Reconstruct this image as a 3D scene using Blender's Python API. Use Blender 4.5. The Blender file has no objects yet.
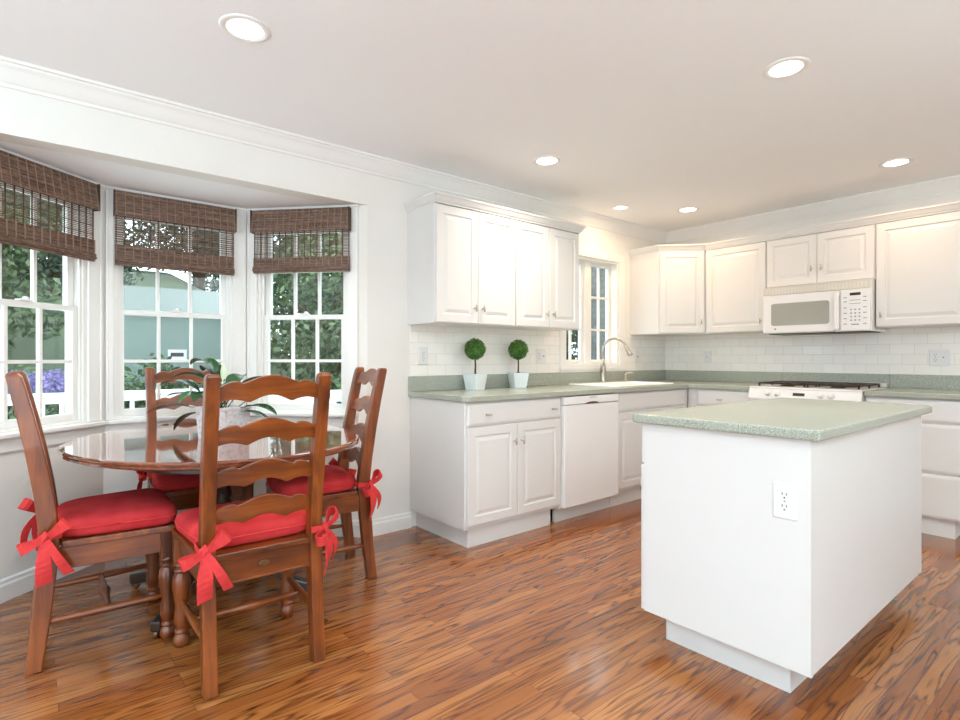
import bpy, bmesh, math, random
from mathutils import Vector, Matrix
R = math.radians
random.seed(7)
S = bpy.context.scene
COL = S.collection

# ------------------------------------------------------------------ camera
cd = bpy.data.cameras.new('camera'); cam = bpy.data.objects.new('camera', cd); COL.objects.link(cam)
cam.location = (3.1479, -5.0724, 1.1408)
cam.rotation_euler = (R(90), 0, R(50.451))
cd.sensor_width = 36; cd.lens = 548.03 / 960 * 36
cd.shift_y = -(360 - 357.883) / 960
cd.clip_start = 0.02; cd.clip_end = 200
S.camera = cam

# ------------------------------------------------------------------ world, light, exposure
w = bpy.data.worlds.new('sky'); S.world = w; w.use_nodes = True
bg = w.node_tree.nodes['Background']
bg.inputs[0].default_value = (0.78, 0.91, 1.0, 1); bg.inputs[1].default_value = 4.2

def area(name, loc, rot, sx, sy, power, color, shape='RECTANGLE', parent=None, spread=180):
    l = bpy.data.lights.new(name, 'AREA'); l.shape = shape; l.size = sx
    if shape == 'RECTANGLE': l.size_y = sy
    l.energy = power; l.color = color; l.spread = R(spread)
    o = bpy.data.objects.new(name, l); COL.objects.link(o); o.location = loc; o.rotation_euler = rot
    o.parent = parent
    return o
# daylight entering by the wide glazed openings of the family room behind the camera
CAN_W, CAN_C, CAN_WARM = 8.0, (1.0, 0.91, 0.77), (1.0, 0.70, 0.42)
vs = S.view_settings
S.display_settings.display_device = 'sRGB'
vs.view_transform = 'Standard'; vs.look = 'None'; vs.exposure = 0.34; vs.gamma = 1.0; vs.use_curve_mapping = False
S.cycles.max_bounces = 10; S.cycles.diffuse_bounces = 6; S.cycles.transparent_max_bounces = 16
S.cycles.sample_clamp_indirect = 6.0

# ------------------------------------------------------------------ materials
def srgb(r, g, b):
    f = lambda c: ((c / 255) / 12.92 if c / 255 <= 0.04045 else (((c / 255) + 0.055) / 1.055) ** 2.4)
    return (f(r), f(g), f(b), 1)

class NT:
    def __init__(s, name):
        s.m = bpy.data.materials.new(name); s.m.use_nodes = True; s.t = s.m.node_tree
        s.b = s.t.nodes['Principled BSDF']; s.out = s.t.nodes['Material Output']
    def n(s, t, **k):
        x = s.t.nodes.new(t)
        for a, v in k.items():
            if a.startswith('i_'): x.inputs[a[2:].replace('_', ' ')].default_value = v
            else: setattr(x, a, v)
        return x
    def l(s, a, b): s.t.links.new(a, b)
    def coord(s, scale=(1, 1, 1), out='Object', rot=(0, 0, 0)):
        c = s.n('ShaderNodeTexCoord'); m = s.n('ShaderNodeMapping')
        m.inputs['Scale'].default_value = scale; m.inputs['Rotation'].default_value = rot
        s.l(c.outputs[out], m.inputs[0]); return m.outputs[0]
    def noise(s, v, scale=5, detail=3, rough=0.5, dist=0):
        x = s.n('ShaderNodeTexNoise'); s.l(v, x.inputs['Vector'])
        x.inputs['Scale'].default_value = scale; x.inputs['Detail'].default_value = detail
        x.inputs['Roughness'].default_value = rough; x.inputs['Distortion'].default_value = dist
        return x.outputs['Fac']
    def ramp(s, f, stops, interp='LINEAR'):
        x = s.n('ShaderNodeValToRGB'); s.l(f, x.inputs[0]); e = x.color_ramp.elements; x.color_ramp.interpolation = interp
        while len(e) < len(stops): e.new(0.5)
        for i, (p, c) in enumerate(stops): e[i].position = p; e[i].color = c
        return x.outputs[0]
    def math(s, op, a, b=None, c=None):
        x = s.n('ShaderNodeMath', operation=op)
        for i, v in enumerate((a, b, c)):
            if v is None: continue
            if isinstance(v, (int, float)): x.inputs[i].default_value = v
            else: s.l(v, x.inputs[i])
        return x.outputs[0]
    def mix(s, f, a, b, mode='MIX'):
        x = s.n('ShaderNodeMix', data_type='RGBA', blend_type=mode)
        for i, v in ((0, f), (6, a), (7, b)):
            if isinstance(v, (int, float, tuple)): x.inputs[i].default_value = v
            else: s.l(v, x.inputs[i])
        return x.outputs[2]
    def bump(s, h, st=0.1, d=0.01):
        x = s.n('ShaderNodeBump'); x.inputs['Strength'].default_value = st; x.inputs['Distance'].default_value = d
        s.l(h, x.inputs['Height']); s.l(x.outputs[0], s.b.inputs['Normal'])
    def set(s, col=None, rough=0.5, metal=0, spec=0.5, coat=0):
        if col is not None:
            if isinstance(col, tuple): s.b.inputs['Base Color'].default_value = col
            else: s.l(col, s.b.inputs['Base Color'])
        s.b.inputs['Roughness'].default_value = rough; s.b.inputs['Metallic'].default_value = metal
        s.b.inputs['Specular IOR Level'].default_value = spec; s.b.inputs['Coat Weight'].default_value = coat
        return s.m

def plain(name, col, rough=0.5, metal=0, var=0.03, scale=6, spec=0.5, bump=0, coat=0):
    t = NT(name); v = t.coord(); f = t.noise(v, scale, 3)
    lo = tuple(c * (1 - var) for c in col[:3]) + (1,); hi = tuple(min(1, c * (1 + var)) for c in col[:3]) + (1,)
    m = t.set(t.ramp(f, [(0.3, lo), (0.7, hi)]), rough, metal, spec, coat)
    if bump: t.bump(t.noise(v, 180, 2), bump, 0.002)
    return m

M = {}
M['wall'] = plain('wall_paint', srgb(234, 231, 225), 0.75, var=0.008)
M['ceil'] = plain('ceiling_paint', srgb(249, 250, 251), 0.9, var=0.002)
M['trim'] = plain('trim_paint', srgb(240, 238, 234), 0.35, var=0.006)
M['cab'] = plain('cabinet_white', srgb(226, 224, 221), 0.33, var=0.006)
M['appl'] = plain('appliance_white', srgb(240, 239, 238), 0.22, var=0.004)
M['appl2'] = plain('appliance_cream_grille', srgb(212, 208, 197), 0.4, var=0.03)
M['appl3'] = plain('appliance_cream_louvre', srgb(222, 218, 208), 0.4, var=0.02)
M['mwglass'] = plain('microwave_screen', srgb(165, 164, 154), 0.12, var=0.03)
M['dark'] = plain('dark_plastic', srgb(38, 34, 32), 0.4, var=0.05)
M['grey'] = plain('grey_print', srgb(150, 150, 155), 0.5)
M['iron'] = plain('cast_iron', srgb(48, 38, 34), 0.45, var=0.1)
M['nickel'] = plain('brushed_nickel', srgb(190, 184, 174), 0.28, 1.0, var=0.05)
M['bronze'] = plain('bronze_hardware', srgb(120, 92, 62), 0.4, 0.9)
M['porcelain'] = plain('porcelain', srgb(250, 250, 248), 0.12, var=0.004)
M['plate'] = plain('outlet_plastic', srgb(230, 229, 227), 0.35, var=0.004)
M['soil'] = plain('potting_soil', srgb(60, 45, 34), 0.95, var=0.3, scale=60)
M['bark'] = plain('bark', srgb(84, 62, 46), 0.9, var=0.25, scale=20)
M['vinyl'] = plain('white_vinyl', srgb(205, 207, 210), 0.5, var=0.01)
M['ribbon'] = plain('red_ribbon_cloth', srgb(205, 58, 58), 0.8, var=0.1, scale=40, spec=0.2)

def m_cushion():
    t = NT('red_cushion_cloth'); v = t.coord(); f = t.noise(v, 9, 4)
    t.set(t.ramp(f, [(0.25, srgb(180, 44, 48)), (0.75, srgb(206, 66, 66))]), 0.85, spec=0.08)
    wv = t.noise(v, 400, 1); t.bump(wv, 0.15, 0.002)
    t.b.inputs['Sheen Weight'].default_value = 0.0
    return t.m
M['cushion'] = m_cushion()

def m_wood(name, stops, axis, rough=0.3, coat=0.3):
    t = NT(name); sc = {'x': (1.5, 22, 22), 'y': (22, 1.5, 22), 'z': (22, 22, 1.5)}[axis]
    v = t.coord(sc); f = t.noise(v, 1.3, 5, 0.6, 0.6)
    v2 = t.coord((3, 3, 3)); f2 = t.noise(v2, 2, 2)
    mx = t.math('ADD', t.math('MULTIPLY', f, 0.65), t.math('MULTIPLY', f2, 0.35))
    t.set(t.ramp(mx, stops), rough, coat=coat); t.bump(f, 0.06, 0.003)
    return t.m
pine = [(0.3, srgb(58, 22, 6)), (0.48, srgb(114, 53, 15)), (0.68, srgb(154, 80, 26))]
for ax in 'xyz': M['pine_' + ax] = m_wood('antique_pine_' + ax, pine, ax)
M['table'] = m_wood('table_mahogany', [(0.3, srgb(78, 36, 22)), (0.5, srgb(122, 64, 42)), (0.7, srgb(150, 88, 60))], 'y', 0.08, 0.8)
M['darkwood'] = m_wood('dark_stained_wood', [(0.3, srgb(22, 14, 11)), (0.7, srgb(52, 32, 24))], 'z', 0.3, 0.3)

def m_floor():
    t = NT('red_oak_floor')
    c = t.n('ShaderNodeTexCoord'); sp = t.n('ShaderNodeSeparateXYZ'); t.l(c.outputs['Object'], sp.inputs[0])
    cb = t.n('ShaderNodeCombineXYZ'); t.l(sp.outputs[1], cb.inputs[0]); t.l(sp.outputs[0], cb.inputs[1])
    br = t.n('ShaderNodeTexBrick', offset=0.37, offset_frequency=3, squash=1.0)
    t.l(cb.outputs[0], br.inputs['Vector'])
    for k, v in (('Color1', (0, 0, 0, 1)), ('Color2', (1, 1, 1, 1)), ('Mortar', (0.5, 0.5, 0.5, 1)), ('Scale', 1.0),
                 ('Mortar Size', 0.0007), ('Mortar Smooth', 0.3), ('Bias', 0.0), ('Brick Width', 0.93), ('Row Height', 0.0575)):
        br.inputs[k].default_value = v
    rnd = t.n('ShaderNodeSeparateColor'); t.l(br.outputs['Color'], rnd.inputs[0]); rv = rnd.outputs[0]
    # cathedral grain: contour lines of a stretched noise field, shifted plank by plank
    off = t.n('ShaderNodeCombineXYZ'); t.l(t.math('MULTIPLY', rv, 37.0), off.inputs[0]); t.l(t.math('MULTIPLY', rv, 91.0), off.inputs[1])
    gx = t.n('ShaderNodeCombineXYZ'); t.l(t.math('MULTIPLY', sp.outputs[1], 0.85), gx.inputs[0]); t.l(t.math('MULTIPLY', sp.outputs[0], 10.0), gx.inputs[1])
    ad = t.n('ShaderNodeVectorMath', operation='ADD'); t.l(gx.outputs[0], ad.inputs[0]); t.l(off.outputs[0], ad.inputs[1])
    f = t.noise(ad.outputs[0], 1.0, 3.0, 0.45, 0.3)
    ring = t.math('SINE', t.math('MULTIPLY', f, 76.0))
    line = t.math('POWER', t.math('MULTIPLY_ADD', ring, 0.5, 0.5), 4.0)
    px = t.n('ShaderNodeCombineXYZ'); t.l(t.math('MULTIPLY', sp.outputs[1], 7.0), px.inputs[0]); t.l(t.math('MULTIPLY', sp.outputs[0], 240.0), px.inputs[1])
    pores = t.noise(px.outputs[0], 1.0, 3, 0.6)
    big = t.noise(ad.outputs[0], 0.5, 2)
    base = t.ramp(t.math('ADD', t.math('MULTIPLY', rv, 0.55), t.math('MULTIPLY', big, 0.5)),
                  [(0.15, srgb(122, 64, 25)), (0.5, srgb(154, 90, 41)), (0.9, srgb(180, 118, 62))])
    col = t.mix(t.math('MULTIPLY', line, t.math('MULTIPLY_ADD', t.math('POWER', pores, 1.6), 1.9, 0.10)), base, srgb(80, 36, 14))
    col = t.mix(t.math('MULTIPLY', t.ramp(pores, [(0.35, (1, 1, 1, 1)), (0.55, (0, 0, 0, 1))]), 0.32), col, srgb(96, 46, 22))
    col = t.mix(t.math('MULTIPLY', br.outputs['Fac'], 0.75), col, srgb(60, 26, 12))
    t.set(col, 0.24, coat=0.5); t.b.inputs['Coat Roughness'].default_value = 0.10
    h = t.math('SUBTRACT', t.math('MULTIPLY', line, -0.25), br.outputs['Fac'])
    t.bump(h, 0.12, 0.002)
    return t.m
M['floor'] = m_floor()

def m_counter():
    t = NT('speckled_solid_surface'); v = t.coord()
    f = t.noise(v, 260, 2, 0.7); g = t.noise(v, 420, 1)
    col = t.ramp(f, [(0.34, srgb(118, 134, 122)), (0.46, srgb(162, 170, 156)), (0.56, srgb(180, 182, 170)), (0.68, srgb(210, 210, 198))])
    col = t.mix(t.math('MULTIPLY', t.ramp(g, [(0.6, (0, 0, 0, 1)), (0.68, (1, 1, 1, 1))]), 0.5), col, srgb(150, 128, 104))
    return t.set(col, 0.22)
M['counter'] = m_counter()

def m_tile():
    t = NT('white_subway_tile')
    c = t.n('ShaderNodeTexCoord')
    br = t.n('ShaderNodeTexBrick', offset=0.5); t.l(c.outputs['UV'], br.inputs['Vector'])
    for k, vv in (('Color1', srgb(250, 246, 240)), ('Color2', srgb(245, 241, 235)), ('Mortar', srgb(224, 220, 213)), ('Scale', 1.0),
                  ('Mortar Size', 0.0016), ('Mortar Smooth', 0.4), ('Brick Width', 0.152), ('Row Height', 0.0765)):
        br.inputs[k].default_value = vv
    t.set(br.outputs['Color'], 0.1); t.bump(t.math('SUBTRACT', 1.0, br.outputs['Fac']), 0.5, 0.002)
    return t.m
M['tile'] = m_tile()

def m_bamboo():
    t = NT('woven_bamboo'); v = t.coord((3, 3, 260)); f = t.noise(v, 1.0, 3, 0.6)
    v2 = t.coord((40, 40, 90)); g = t.noise(v2, 1.0, 2)
    c = t.ramp(t.math('ADD', t.math('MULTIPLY', f, 0.7), t.math('MULTIPLY', g, 0.3)),
               [(0.36, srgb(50, 35, 28)), (0.48, srgb(112, 84, 69)), (0.66, srgb(166, 134, 115))])
    return t.set(c, 0.6)
M['bamboo'] = m_bamboo()
M['cord'] = plain('shade_cord', srgb(150, 124, 106), 0.8)
M['bamboo_back'] = plain('shade_lining', srgb(84, 64, 53), 0.9, var=0.2, scale=50)

def m_glass():
    t = NT('window_glass'); t.t.nodes.remove(t.b)
    tr = t.n('ShaderNodeBsdfTransparent'); tr.inputs[0].default_value = (0.96, 0.985, 0.975, 1)
    gl = t.n('ShaderNodeBsdfGlossy'); gl.inputs['Roughness'].default_value = 0.02
    lw = t.n('ShaderNodeLayerWeight'); lw.inputs[0].default_value = 0.5
    fr = t.math('MULTIPLY_ADD', t.math('POWER', lw.outputs['Facing'], 5.0), 0.9, 0.035)
    mx = t.n('ShaderNodeMixShader'); t.l(fr, mx.inputs[0]); t.l(tr.outputs[0], mx.inputs[1]); t.l(gl.outputs[0], mx.inputs[2])
    t.l(mx.outputs[0], t.out.inputs[0]); return t.m
M['glass'] = m_glass()

def m_leaf(name, cols, rough=0.5, trans=0.25):
    t = NT(name); g = t.n('ShaderNodeNewGeometry')
    n = len(cols); c = t.ramp(g.outputs['Random Per Island'], [(i / max(1, n - 1), k) for i, k in enumerate(cols)])
    t.set(c, rough)
    tl = t.n('ShaderNodeBsdfTranslucent'); t.l(c, tl.inputs[0])
    mx = t.n('ShaderNodeMixShader'); mx.inputs[0].default_value = trans
    t.l(t.b.outputs[0], mx.inputs[1]); t.l(tl.outputs[0], mx.inputs[2]); t.l(mx.outputs[0], t.out.inputs[0])
    return t.m
M['leaf_box'] = m_leaf('topiary_leaf', [srgb(44, 82, 28), srgb(74, 122, 44), srgb(112, 158, 62)])
M['leaf_lily'] = m_leaf('lily_leaf', [srgb(28, 58, 36), srgb(44, 84, 48), srgb(62, 104, 64)], 0.25, 0.1)
M['leaf_spathe'] = m_leaf('lily_spathe', [srgb(176, 206, 84)], 0.4, 0.3)
M['leaf_a'] = m_leaf('tree_leaf_mid', [srgb(48, 66, 40), srgb(80, 98, 62), srgb(118, 132, 92)])
M['leaf_b'] = m_leaf('tree_leaf_dark', [srgb(34, 48, 36), srgb(58, 74, 54), srgb(88, 104, 80)])
M['leaf_y'] = m_leaf('tree_leaf_yellow', [srgb(70, 78, 40), srgb(112, 112, 56), srgb(146, 138, 82)])
M['leaf_s'] = m_leaf('shrub_leaf', [srgb(34, 56, 30), srgb(58, 84, 44), srgb(90, 114, 66)])
M['petal'] = m_leaf('purple_petal', [srgb(96, 78, 140), srgb(118, 100, 160), srgb(142, 128, 176)], 0.6, 0.3)
M['lawn'] = plain('lawn_grass', srgb(88, 98, 76), 0.95, var=0.12, scale=1.5)
M['deck'] = plain('deck_boards', srgb(226, 224, 220), 0.8, var=0.1)
M['shed'] = plain('shed_siding', srgb(112, 126, 120), 0.7, var=0.04)
M['shedroof'] = plain('shed_roof', srgb(104, 110, 106), 0.8, var=0.05)

def m_shingle():
    t = NT('grey_shingle'); c = t.coord((1, 1, 1)); br = t.n('ShaderNodeTexBrick'); 
    sp = t.n('ShaderNodeSeparateXYZ'); t.l(c, sp.inputs[0]); cb = t.n('ShaderNodeCombineXYZ')
    t.l(t.math('ADD', sp.outputs[0], sp.outputs[1]), cb.inputs[0]); t.l(sp.outputs[2], cb.inputs[1]); t.l(cb.outputs[0], br.inputs['Vector'])
    for k, vv in (('Color1', srgb(88, 88, 86)), ('Color2', srgb(104, 104, 101)), ('Mortar', srgb(66, 66, 66)), ('Scale', 1.0),
                  ('Mortar Size', 0.006), ('Brick Width', 0.16), ('Row Height', 0.12)): br.inputs[k].default_value = vv
    return t.set(br.outputs['Color'], 0.9)
M['shingle'] = m_shingle()
M['potwhite'] = plain('glazed_white_pot', srgb(226, 234, 236), 0.35, var=0.03)
def m_crackle():
    t = NT('crackled_white_pot'); v = t.coord(); f = t.noise(v, 55, 5, 0.7)
    return t.set(t.ramp(f, [(0.36, srgb(196, 180, 174)), (0.48, srgb(226, 222, 222)), (0.7, srgb(236, 234, 234))]), 0.5)
M['crackle'] = m_crackle()
def m_emit(name, col, st):
    t = NT(name); t.set((0.9, 0.9, 0.9, 1)); t.b.inputs['Emission Color'].default_value = col; t.b.inputs['Emission Strength'].default_value = st
    return t.m
M['lens'] = m_emit('lit_lens', (1.0, 0.93, 0.82, 1), 4.0)

# ------------------------------------------------------------------ mesh builder
class MB:
    def __init__(s): s.v = []; s.f = []; s.smooth = set()
    def add(s, vs, fs, smooth=False, mat=None):
        o = len(s.v)
        s.v += [tuple(mat @ Vector(p)) if mat else tuple(p) for p in vs]
        for f in fs:
            if smooth: s.smooth.add(len(s.f))
            s.f.append([i + o for i in f])
        return s
    def box(s, a, b, mat=None):
        x0, y0, z0 = (min(a[i], b[i]) for i in range(3)); x1, y1, z1 = (max(a[i], b[i]) for i in range(3))
        vs = [(x0, y0, z0), (x1, y0, z0), (x1, y1, z0), (x0, y1, z0), (x0, y0, z1), (x1, y0, z1), (x1, y1, z1), (x0, y1, z1)]
        return s.add(vs, [(0, 3, 2, 1), (4, 5, 6, 7), (0, 1, 5, 4), (1, 2, 6, 5), (2, 3, 7, 6), (3, 0, 4, 7)], mat=mat)
    def loft(s, rings, smooth=False, cap=True, closed=True, mat=None):
        n = len(rings[0]); vs = [p for r in rings for p in r]; fs = []
        for i in range(len(rings) - 1):
            for j in range(n if closed else n - 1):
                k = (j + 1) % n
                fs.append((i * n + j, i * n + k, (i + 1) * n + k, (i + 1) * n + j))
        if cap and closed:
            fs2 = [tuple(reversed(range(n))), tuple(range((len(rings) - 1) * n, len(rings) * n))]
        else: fs2 = []
        s.add(vs, fs, smooth, mat); o = len(s.v) - len(vs)
        for f in fs2: s.f.append([i + o for i in f])
        return s
    def lathe(s, prof, c=(0, 0, 0), n=20, mat=None, smooth=True, sx=1, sy=1):
        rings = [[(c[0] + r * sx * math.cos(2 * math.pi * k / n), c[1] + r * sy * math.sin(2 * math.pi * k / n), c[2] + z) for k in range(n)] for r, z in prof]
        return s.loft(rings, smooth, True, True, mat)
    def prism(s, poly, z0, z1, mat=None):
        return s.loft([[(x, y, z0) for x, y in poly], [(x, y, z1) for x, y in poly]], mat=mat)
    def tube(s, pts, rad, n=10, smooth=True, mat=None):
        pts = [Vector(p) for p in pts]; rings = []
        for i, p in enumerate(pts):
            t = (pts[min(i + 1, len(pts) - 1)] - pts[max(i - 1, 0)]).normalized()
            a = Vector((0, 0, 1)) if abs(t.z) < 0.9 else Vector((1, 0, 0))
            u = t.cross(a).normalized(); v = t.cross(u)
            r = rad[i] if isinstance(rad, (list, tuple)) else rad
            rings.append([tuple(p + (u * math.cos(2 * math.pi * k / n) - v * math.sin(2 * math.pi * k / n)) * r) for k in range(n)])
        return s.loft(rings, smooth, mat=mat)
    def strip(s, pts, widths, th=0.0015):
        """a ribbon: list of centre points and of half-width vectors"""
        pts = [Vector(p) for p in pts]; rings = []
        for i, p in enumerate(pts):
            t = (pts[min(i + 1, len(pts) - 1)] - pts[max(i - 1, 0)]).normalized(); w = Vector(widths[i])
            nn = t.cross(w).normalized() * th
            rings.append([tuple(p - w - nn), tuple(p + w - nn), tuple(p + w + nn), tuple(p - w + nn)])
        return s.loft(rings)
    def build(s, name, mat, parent=None, bevel=0, subsurf=0, loc=None, rot=None, seg=2):
        me = bpy.data.meshes.new(name); me.from_pydata(s.v, [], s.f)
        for i in s.smooth: me.polygons[i].use_smooth = True
        bm = bmesh.new(); bm.from_mesh(me); bmesh.ops.recalc_face_normals(bm, faces=bm.faces); bm.to_mesh(me); bm.free()
        me.materials.append(mat); me.update()
        o = bpy.data.objects.new(name, me); COL.objects.link(o)
        if parent: o.parent = parent
        if loc: o.location = loc
        if rot: o.rotation_euler = rot
        if bevel:
            b = o.modifiers.new('bevel', 'BEVEL'); b.width = bevel; b.segments = seg; b.limit_method = 'ANGLE'; b.angle_limit = R(40)
        if subsurf:
            q = o.modifiers.new('sub', 'SUBSURF'); q.levels = subsurf; q.render_levels = subsurf
        return o

def tag(o, label, cat, group=None):
    o['label'] = label; o['category'] = cat
    if group: o['group'] = group
    return o
def thing(name, label, cat, loc=(0, 0, 0), rz=0, group=None):
    o = bpy.data.objects.new(name, None); COL.objects.link(o); o.empty_display_size = 0.1
    o.location = loc; o.rotation_euler = (0, 0, rz)
    return tag(o, label, cat, group)
def struct(o): o['kind'] = 'structure'; return o
def sempty(name, loc=(0, 0, 0), rz=0):
    o = bpy.data.objects.new(name, None); COL.objects.link(o); o.location = loc; o.rotation_euler = (0, 0, rz); return struct(o)
def dup(root, loc, rz, label, group=None):
    r = root.copy(); COL.objects.link(r); r.location = loc; r.rotation_euler = (0, 0, rz); r['label'] = label
    if group: r['group'] = group
    for ch in list(root.children):
        c = ch.copy(); COL.objects.link(c); c.parent = r
        for g in list(ch.children):
            d = g.copy(); COL.objects.link(d); d.parent = c
    return r
def sweep(path, prof, left=True):
    """profile (offset, z) swept along a polyline in plan with mitred corners; offset to the left of travel"""
    P = [Vector((p[0], p[1])) for p in path]; rings = []
    for i, p in enumerate(P):
        ds = []
        if i > 0: ds.append((P[i] - P[i - 1]).normalized())
        if i < len(P) - 1: ds.append((P[i + 1] - P[i]).normalized())
        ns = [Vector((-d.y, d.x)) if left else Vector((d.y, -d.x)) for d in ds]
        m = ns[0] if len(ns) == 1 else (ns[0] + ns[1]) / (1 + ns[0].dot(ns[1]))
        rings.append([(p.x + m.x * o, p.y + m.y * o, z) for o, z in prof])
    return MB().loft(rings)

# ------------------------------------------------------------------ room shell
ZC, ZB = 2.4136, 2.1142
XR, YF = 5.2, -8.0
B0 = Vector((0, -5.47)); B1 = Vector((-0.61, -4.74)); B2 = Vector((-0.61, -3.961)); B3 = Vector((0, -3.4036))
fl = MB().prism([(0, 0), (0, B3.y), (B2.x, B2.y), (B1.x, B1.y), (0, B0.y), (0, YF), (XR, YF), (XR, 0)], -0.05, 0)
struct(fl.build('floor', M['floor']))
struct(MB().box((-0.12, YF - 0.12, ZC), (XR + 0.12, 0.12, ZC + 0.1)).build('ceiling', M['ceil']))
wl = MB()
wl.box((-0.12, YF, 0), (0, B0.y, ZC)).box((-0.12, B0.y, ZB), (0, B3.y, ZC))
KY0, KY1, KZ0, KZ1 = -1.535, -0.785, 1.075, 2.035      # kitchen window opening
wl.box((-0.12, B3.y, 0), (0, KY0, ZC)).box((-0.12, KY1, 0), (0, 0.12, ZC)).box((-0.12, KY0, 0), (0, KY1, KZ0)).box((-0.12, KY0, KZ1), (0, KY1, ZC))
struct(wl.build('wall_left', M['wall']))
struct(MB().box((0, 0, 0), (XR, 0.12, ZC)).build('wall_back', M['wall']))
wr = MB().box((XR, YF, 0), (XR + 0.12, -6.0, ZC)).box((XR, -4.4, 0), (XR + 0.12, 0.12, ZC)).box((XR, -6.0, 0), (XR + 0.12, -4.4, 0.2)).box((XR, -6.0, 2.1), (XR + 0.12, -4.4, ZC))
struct(wr.build('wall_right', M['wall']))
wf = MB().box((0, YF - 0.12, 0), (1.6, YF, ZC)).box((3.8, YF - 0.12, 0), (XR, YF, ZC)).box((1.6, YF - 0.12, 0), (3.8, YF, 0.15)).box((1.6, YF - 0.12, 2.1), (3.8, YF, ZC))
struct(wf.build('wall_front', M['wall']))
# bay
bc = MB().prism([(-0.121, B3.y + 0.1), (B2.x - 0.1, B2.y + 0.05), (B1.x - 0.1, B1.y - 0.05), (-0.121, B0.y - 0.1)], ZB, ZB + 0.12)
struct(bc.build('ceiling_bay', M['ceil']))

def bay_wall(name, P, Q, o0, o1, z0, z1):
    """wall from P to Q seen from inside, left to right; opening o0..o1 along it"""
    d = Q - P; L = d.length; rz = math.atan2(d.y, d.x)
    ea = 0.001 if P is B0 else -0.04; eb = L - 0.001 if Q is B3 else L + 0.04
    m = MB().box((ea, 0, 0), (o0, 0.12, ZB - 0.0005)).box((o1, 0, 0), (eb, 0.12, ZB - 0.0005)).box((o0, 0, 0), (o1, 0.12, z0)).box((o0, 0, z1), (o1, 0.12, ZB - 0.0005))
    o = m.build(name, M['wall'], loc=(P.x, P.y, 0), rot=(0, 0, rz)); struct(o)
    return L, rz

def dh_window(name, P, rz, o0, o1, z0, z1, zm, c0, c1, ncol=3, ctop=None):
    """double-hung window: local X along the wall, -Y into the room"""
    r = sempty(name, (P.x, P.y, 0), rz)
    ct = ctop or z1 + 0.075
    cs = MB().box((c0, -0.018, z0), (o0, 0, ct)).box((o1, -0.018, z0), (c1, 0, ct)).box((o0, -0.017, z1), (o1, 0, ct - 0.001))
    cs.box((c0 - 0.004, -0.024, z0), (c0 + 0.010, 0, ct + 0.001)).box((c1 - 0.010, -0.024, z0), (c1 + 0.004, 0, ct + 0.001))
    cs.build('casing', M['trim'], r, 0.003)
    j = MB().box((o0, 0, z0), (o0 + 0.018, 0.12, z1)).box((o1 - 0.018, 0, z0), (o1, 0.12, z1)).box((o0 + 0.018, 0.001, z1 - 0.018), (o1 - 0.018, 0.119, z1)).box((o0 + 0.018, 0.001, z0), (o1 - 0.018, 0.119, z0 + 0.012))
    j.box((o0 + 0.018, 0.012, z0 + 0.012), (o0 + 0.03, 0.024, z1 - 0.018)).box((o1 - 0.03, 0.012, z0 + 0.012), (o1 - 0.018, 0.024, z1 - 0.018))
    j.build('jamb', M['trim'], r, 0.002)
    a0, a1 = o0 + 0.02, o1 - 0.02
    def sash(nm, y, za, zb, zs, lo, hi):
        st = 0.036
        m = MB().box((a0, y, za), (a0 + st, y + 0.032, zb)).box((a1 - st, y, za), (a1, y + 0.032, zb))
        m.box((a0 + st, y + 0.001, za + 0.0005), (a1 - st, y + 0.031, za + lo)).box((a0 + st, y + 0.001, zb - hi), (a1 - st, y + 0.031, zb - 0.0005))
        w_ = (a1 - a0 - 2 * st) / ncol
        for k in range(1, ncol):
            x = a0 + st + w_ * k; m.box((x - 0.009, y + 0.004, za + lo), (x + 0.009, y + 0.026, zb - hi))
        for z in zs: m.box((a0 + st, y + 0.005, z - 0.009), (a1 - st, y + 0.025, z + 0.009))
        s = m.build(nm, M['trim'], r, 0.002)
        MB().box((a0 + st, y + 0.014, za + lo), (a1 - st, y + 0.018, zb - hi)).build('pane', M['glass'], s)
        return s
    sash('lower_sash', 0.026, z0 + 0.012, zm + 0.014, [(z0 + 0.045 + zm) / 2], 0.04, 0.03)
    sash('upper_sash', 0.060, zm - 0.014, z1 - 0.018, [(zm + z1) / 2], 0.03, 0.04)
    xc = (a0 + a1) / 2
    MB().box((xc - 0.03, 0.012, zm + 0.014), (xc + 0.03, 0.05, zm + 0.022)).lathe([(0.014, 0), (0.014, 0.012), (0.006, 0.016)], (xc + 0.01, 0.032, zm + 0.02), 12).build('sash_lock', M['trim'], r)
    return r
WZ0, WZ1, WZM = 0.79, 2.02, 1.408
dL = B0 - B1; LL = dL.length; rzL = math.atan2(-dL.y, -dL.x)
bay_wall('wall_bay_left', B0, B1, LL - 0.74, LL - 0.11, WZ0, WZ1)
dh_window('window_1', B0, rzL, LL - 0.74, LL - 0.11, WZ0, WZ1, WZM, LL - 0.82, LL - 0.03)
cY = B2.y - B1.y; cm = cY / 2
bay_wall('wall_bay_center', B1, B2, cm - 0.343, cm + 0.302, WZ0, WZ1)
dh_window('window_2', B1, R(90), cm - 0.343, cm + 0.302, WZ0, WZ1, WZM, 0.012, cY - 0.012)
dR = B3 - B2; rzR = math.atan2(dR.y, dR.x)
bay_wall('wall_bay_right', B2, B3, 0.08, 0.697, WZ0, WZ1)
dh_window('window_3', B2, rzR, 0.08, 0.697, WZ0, WZ1, WZM, 0.02, 0.765)
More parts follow.
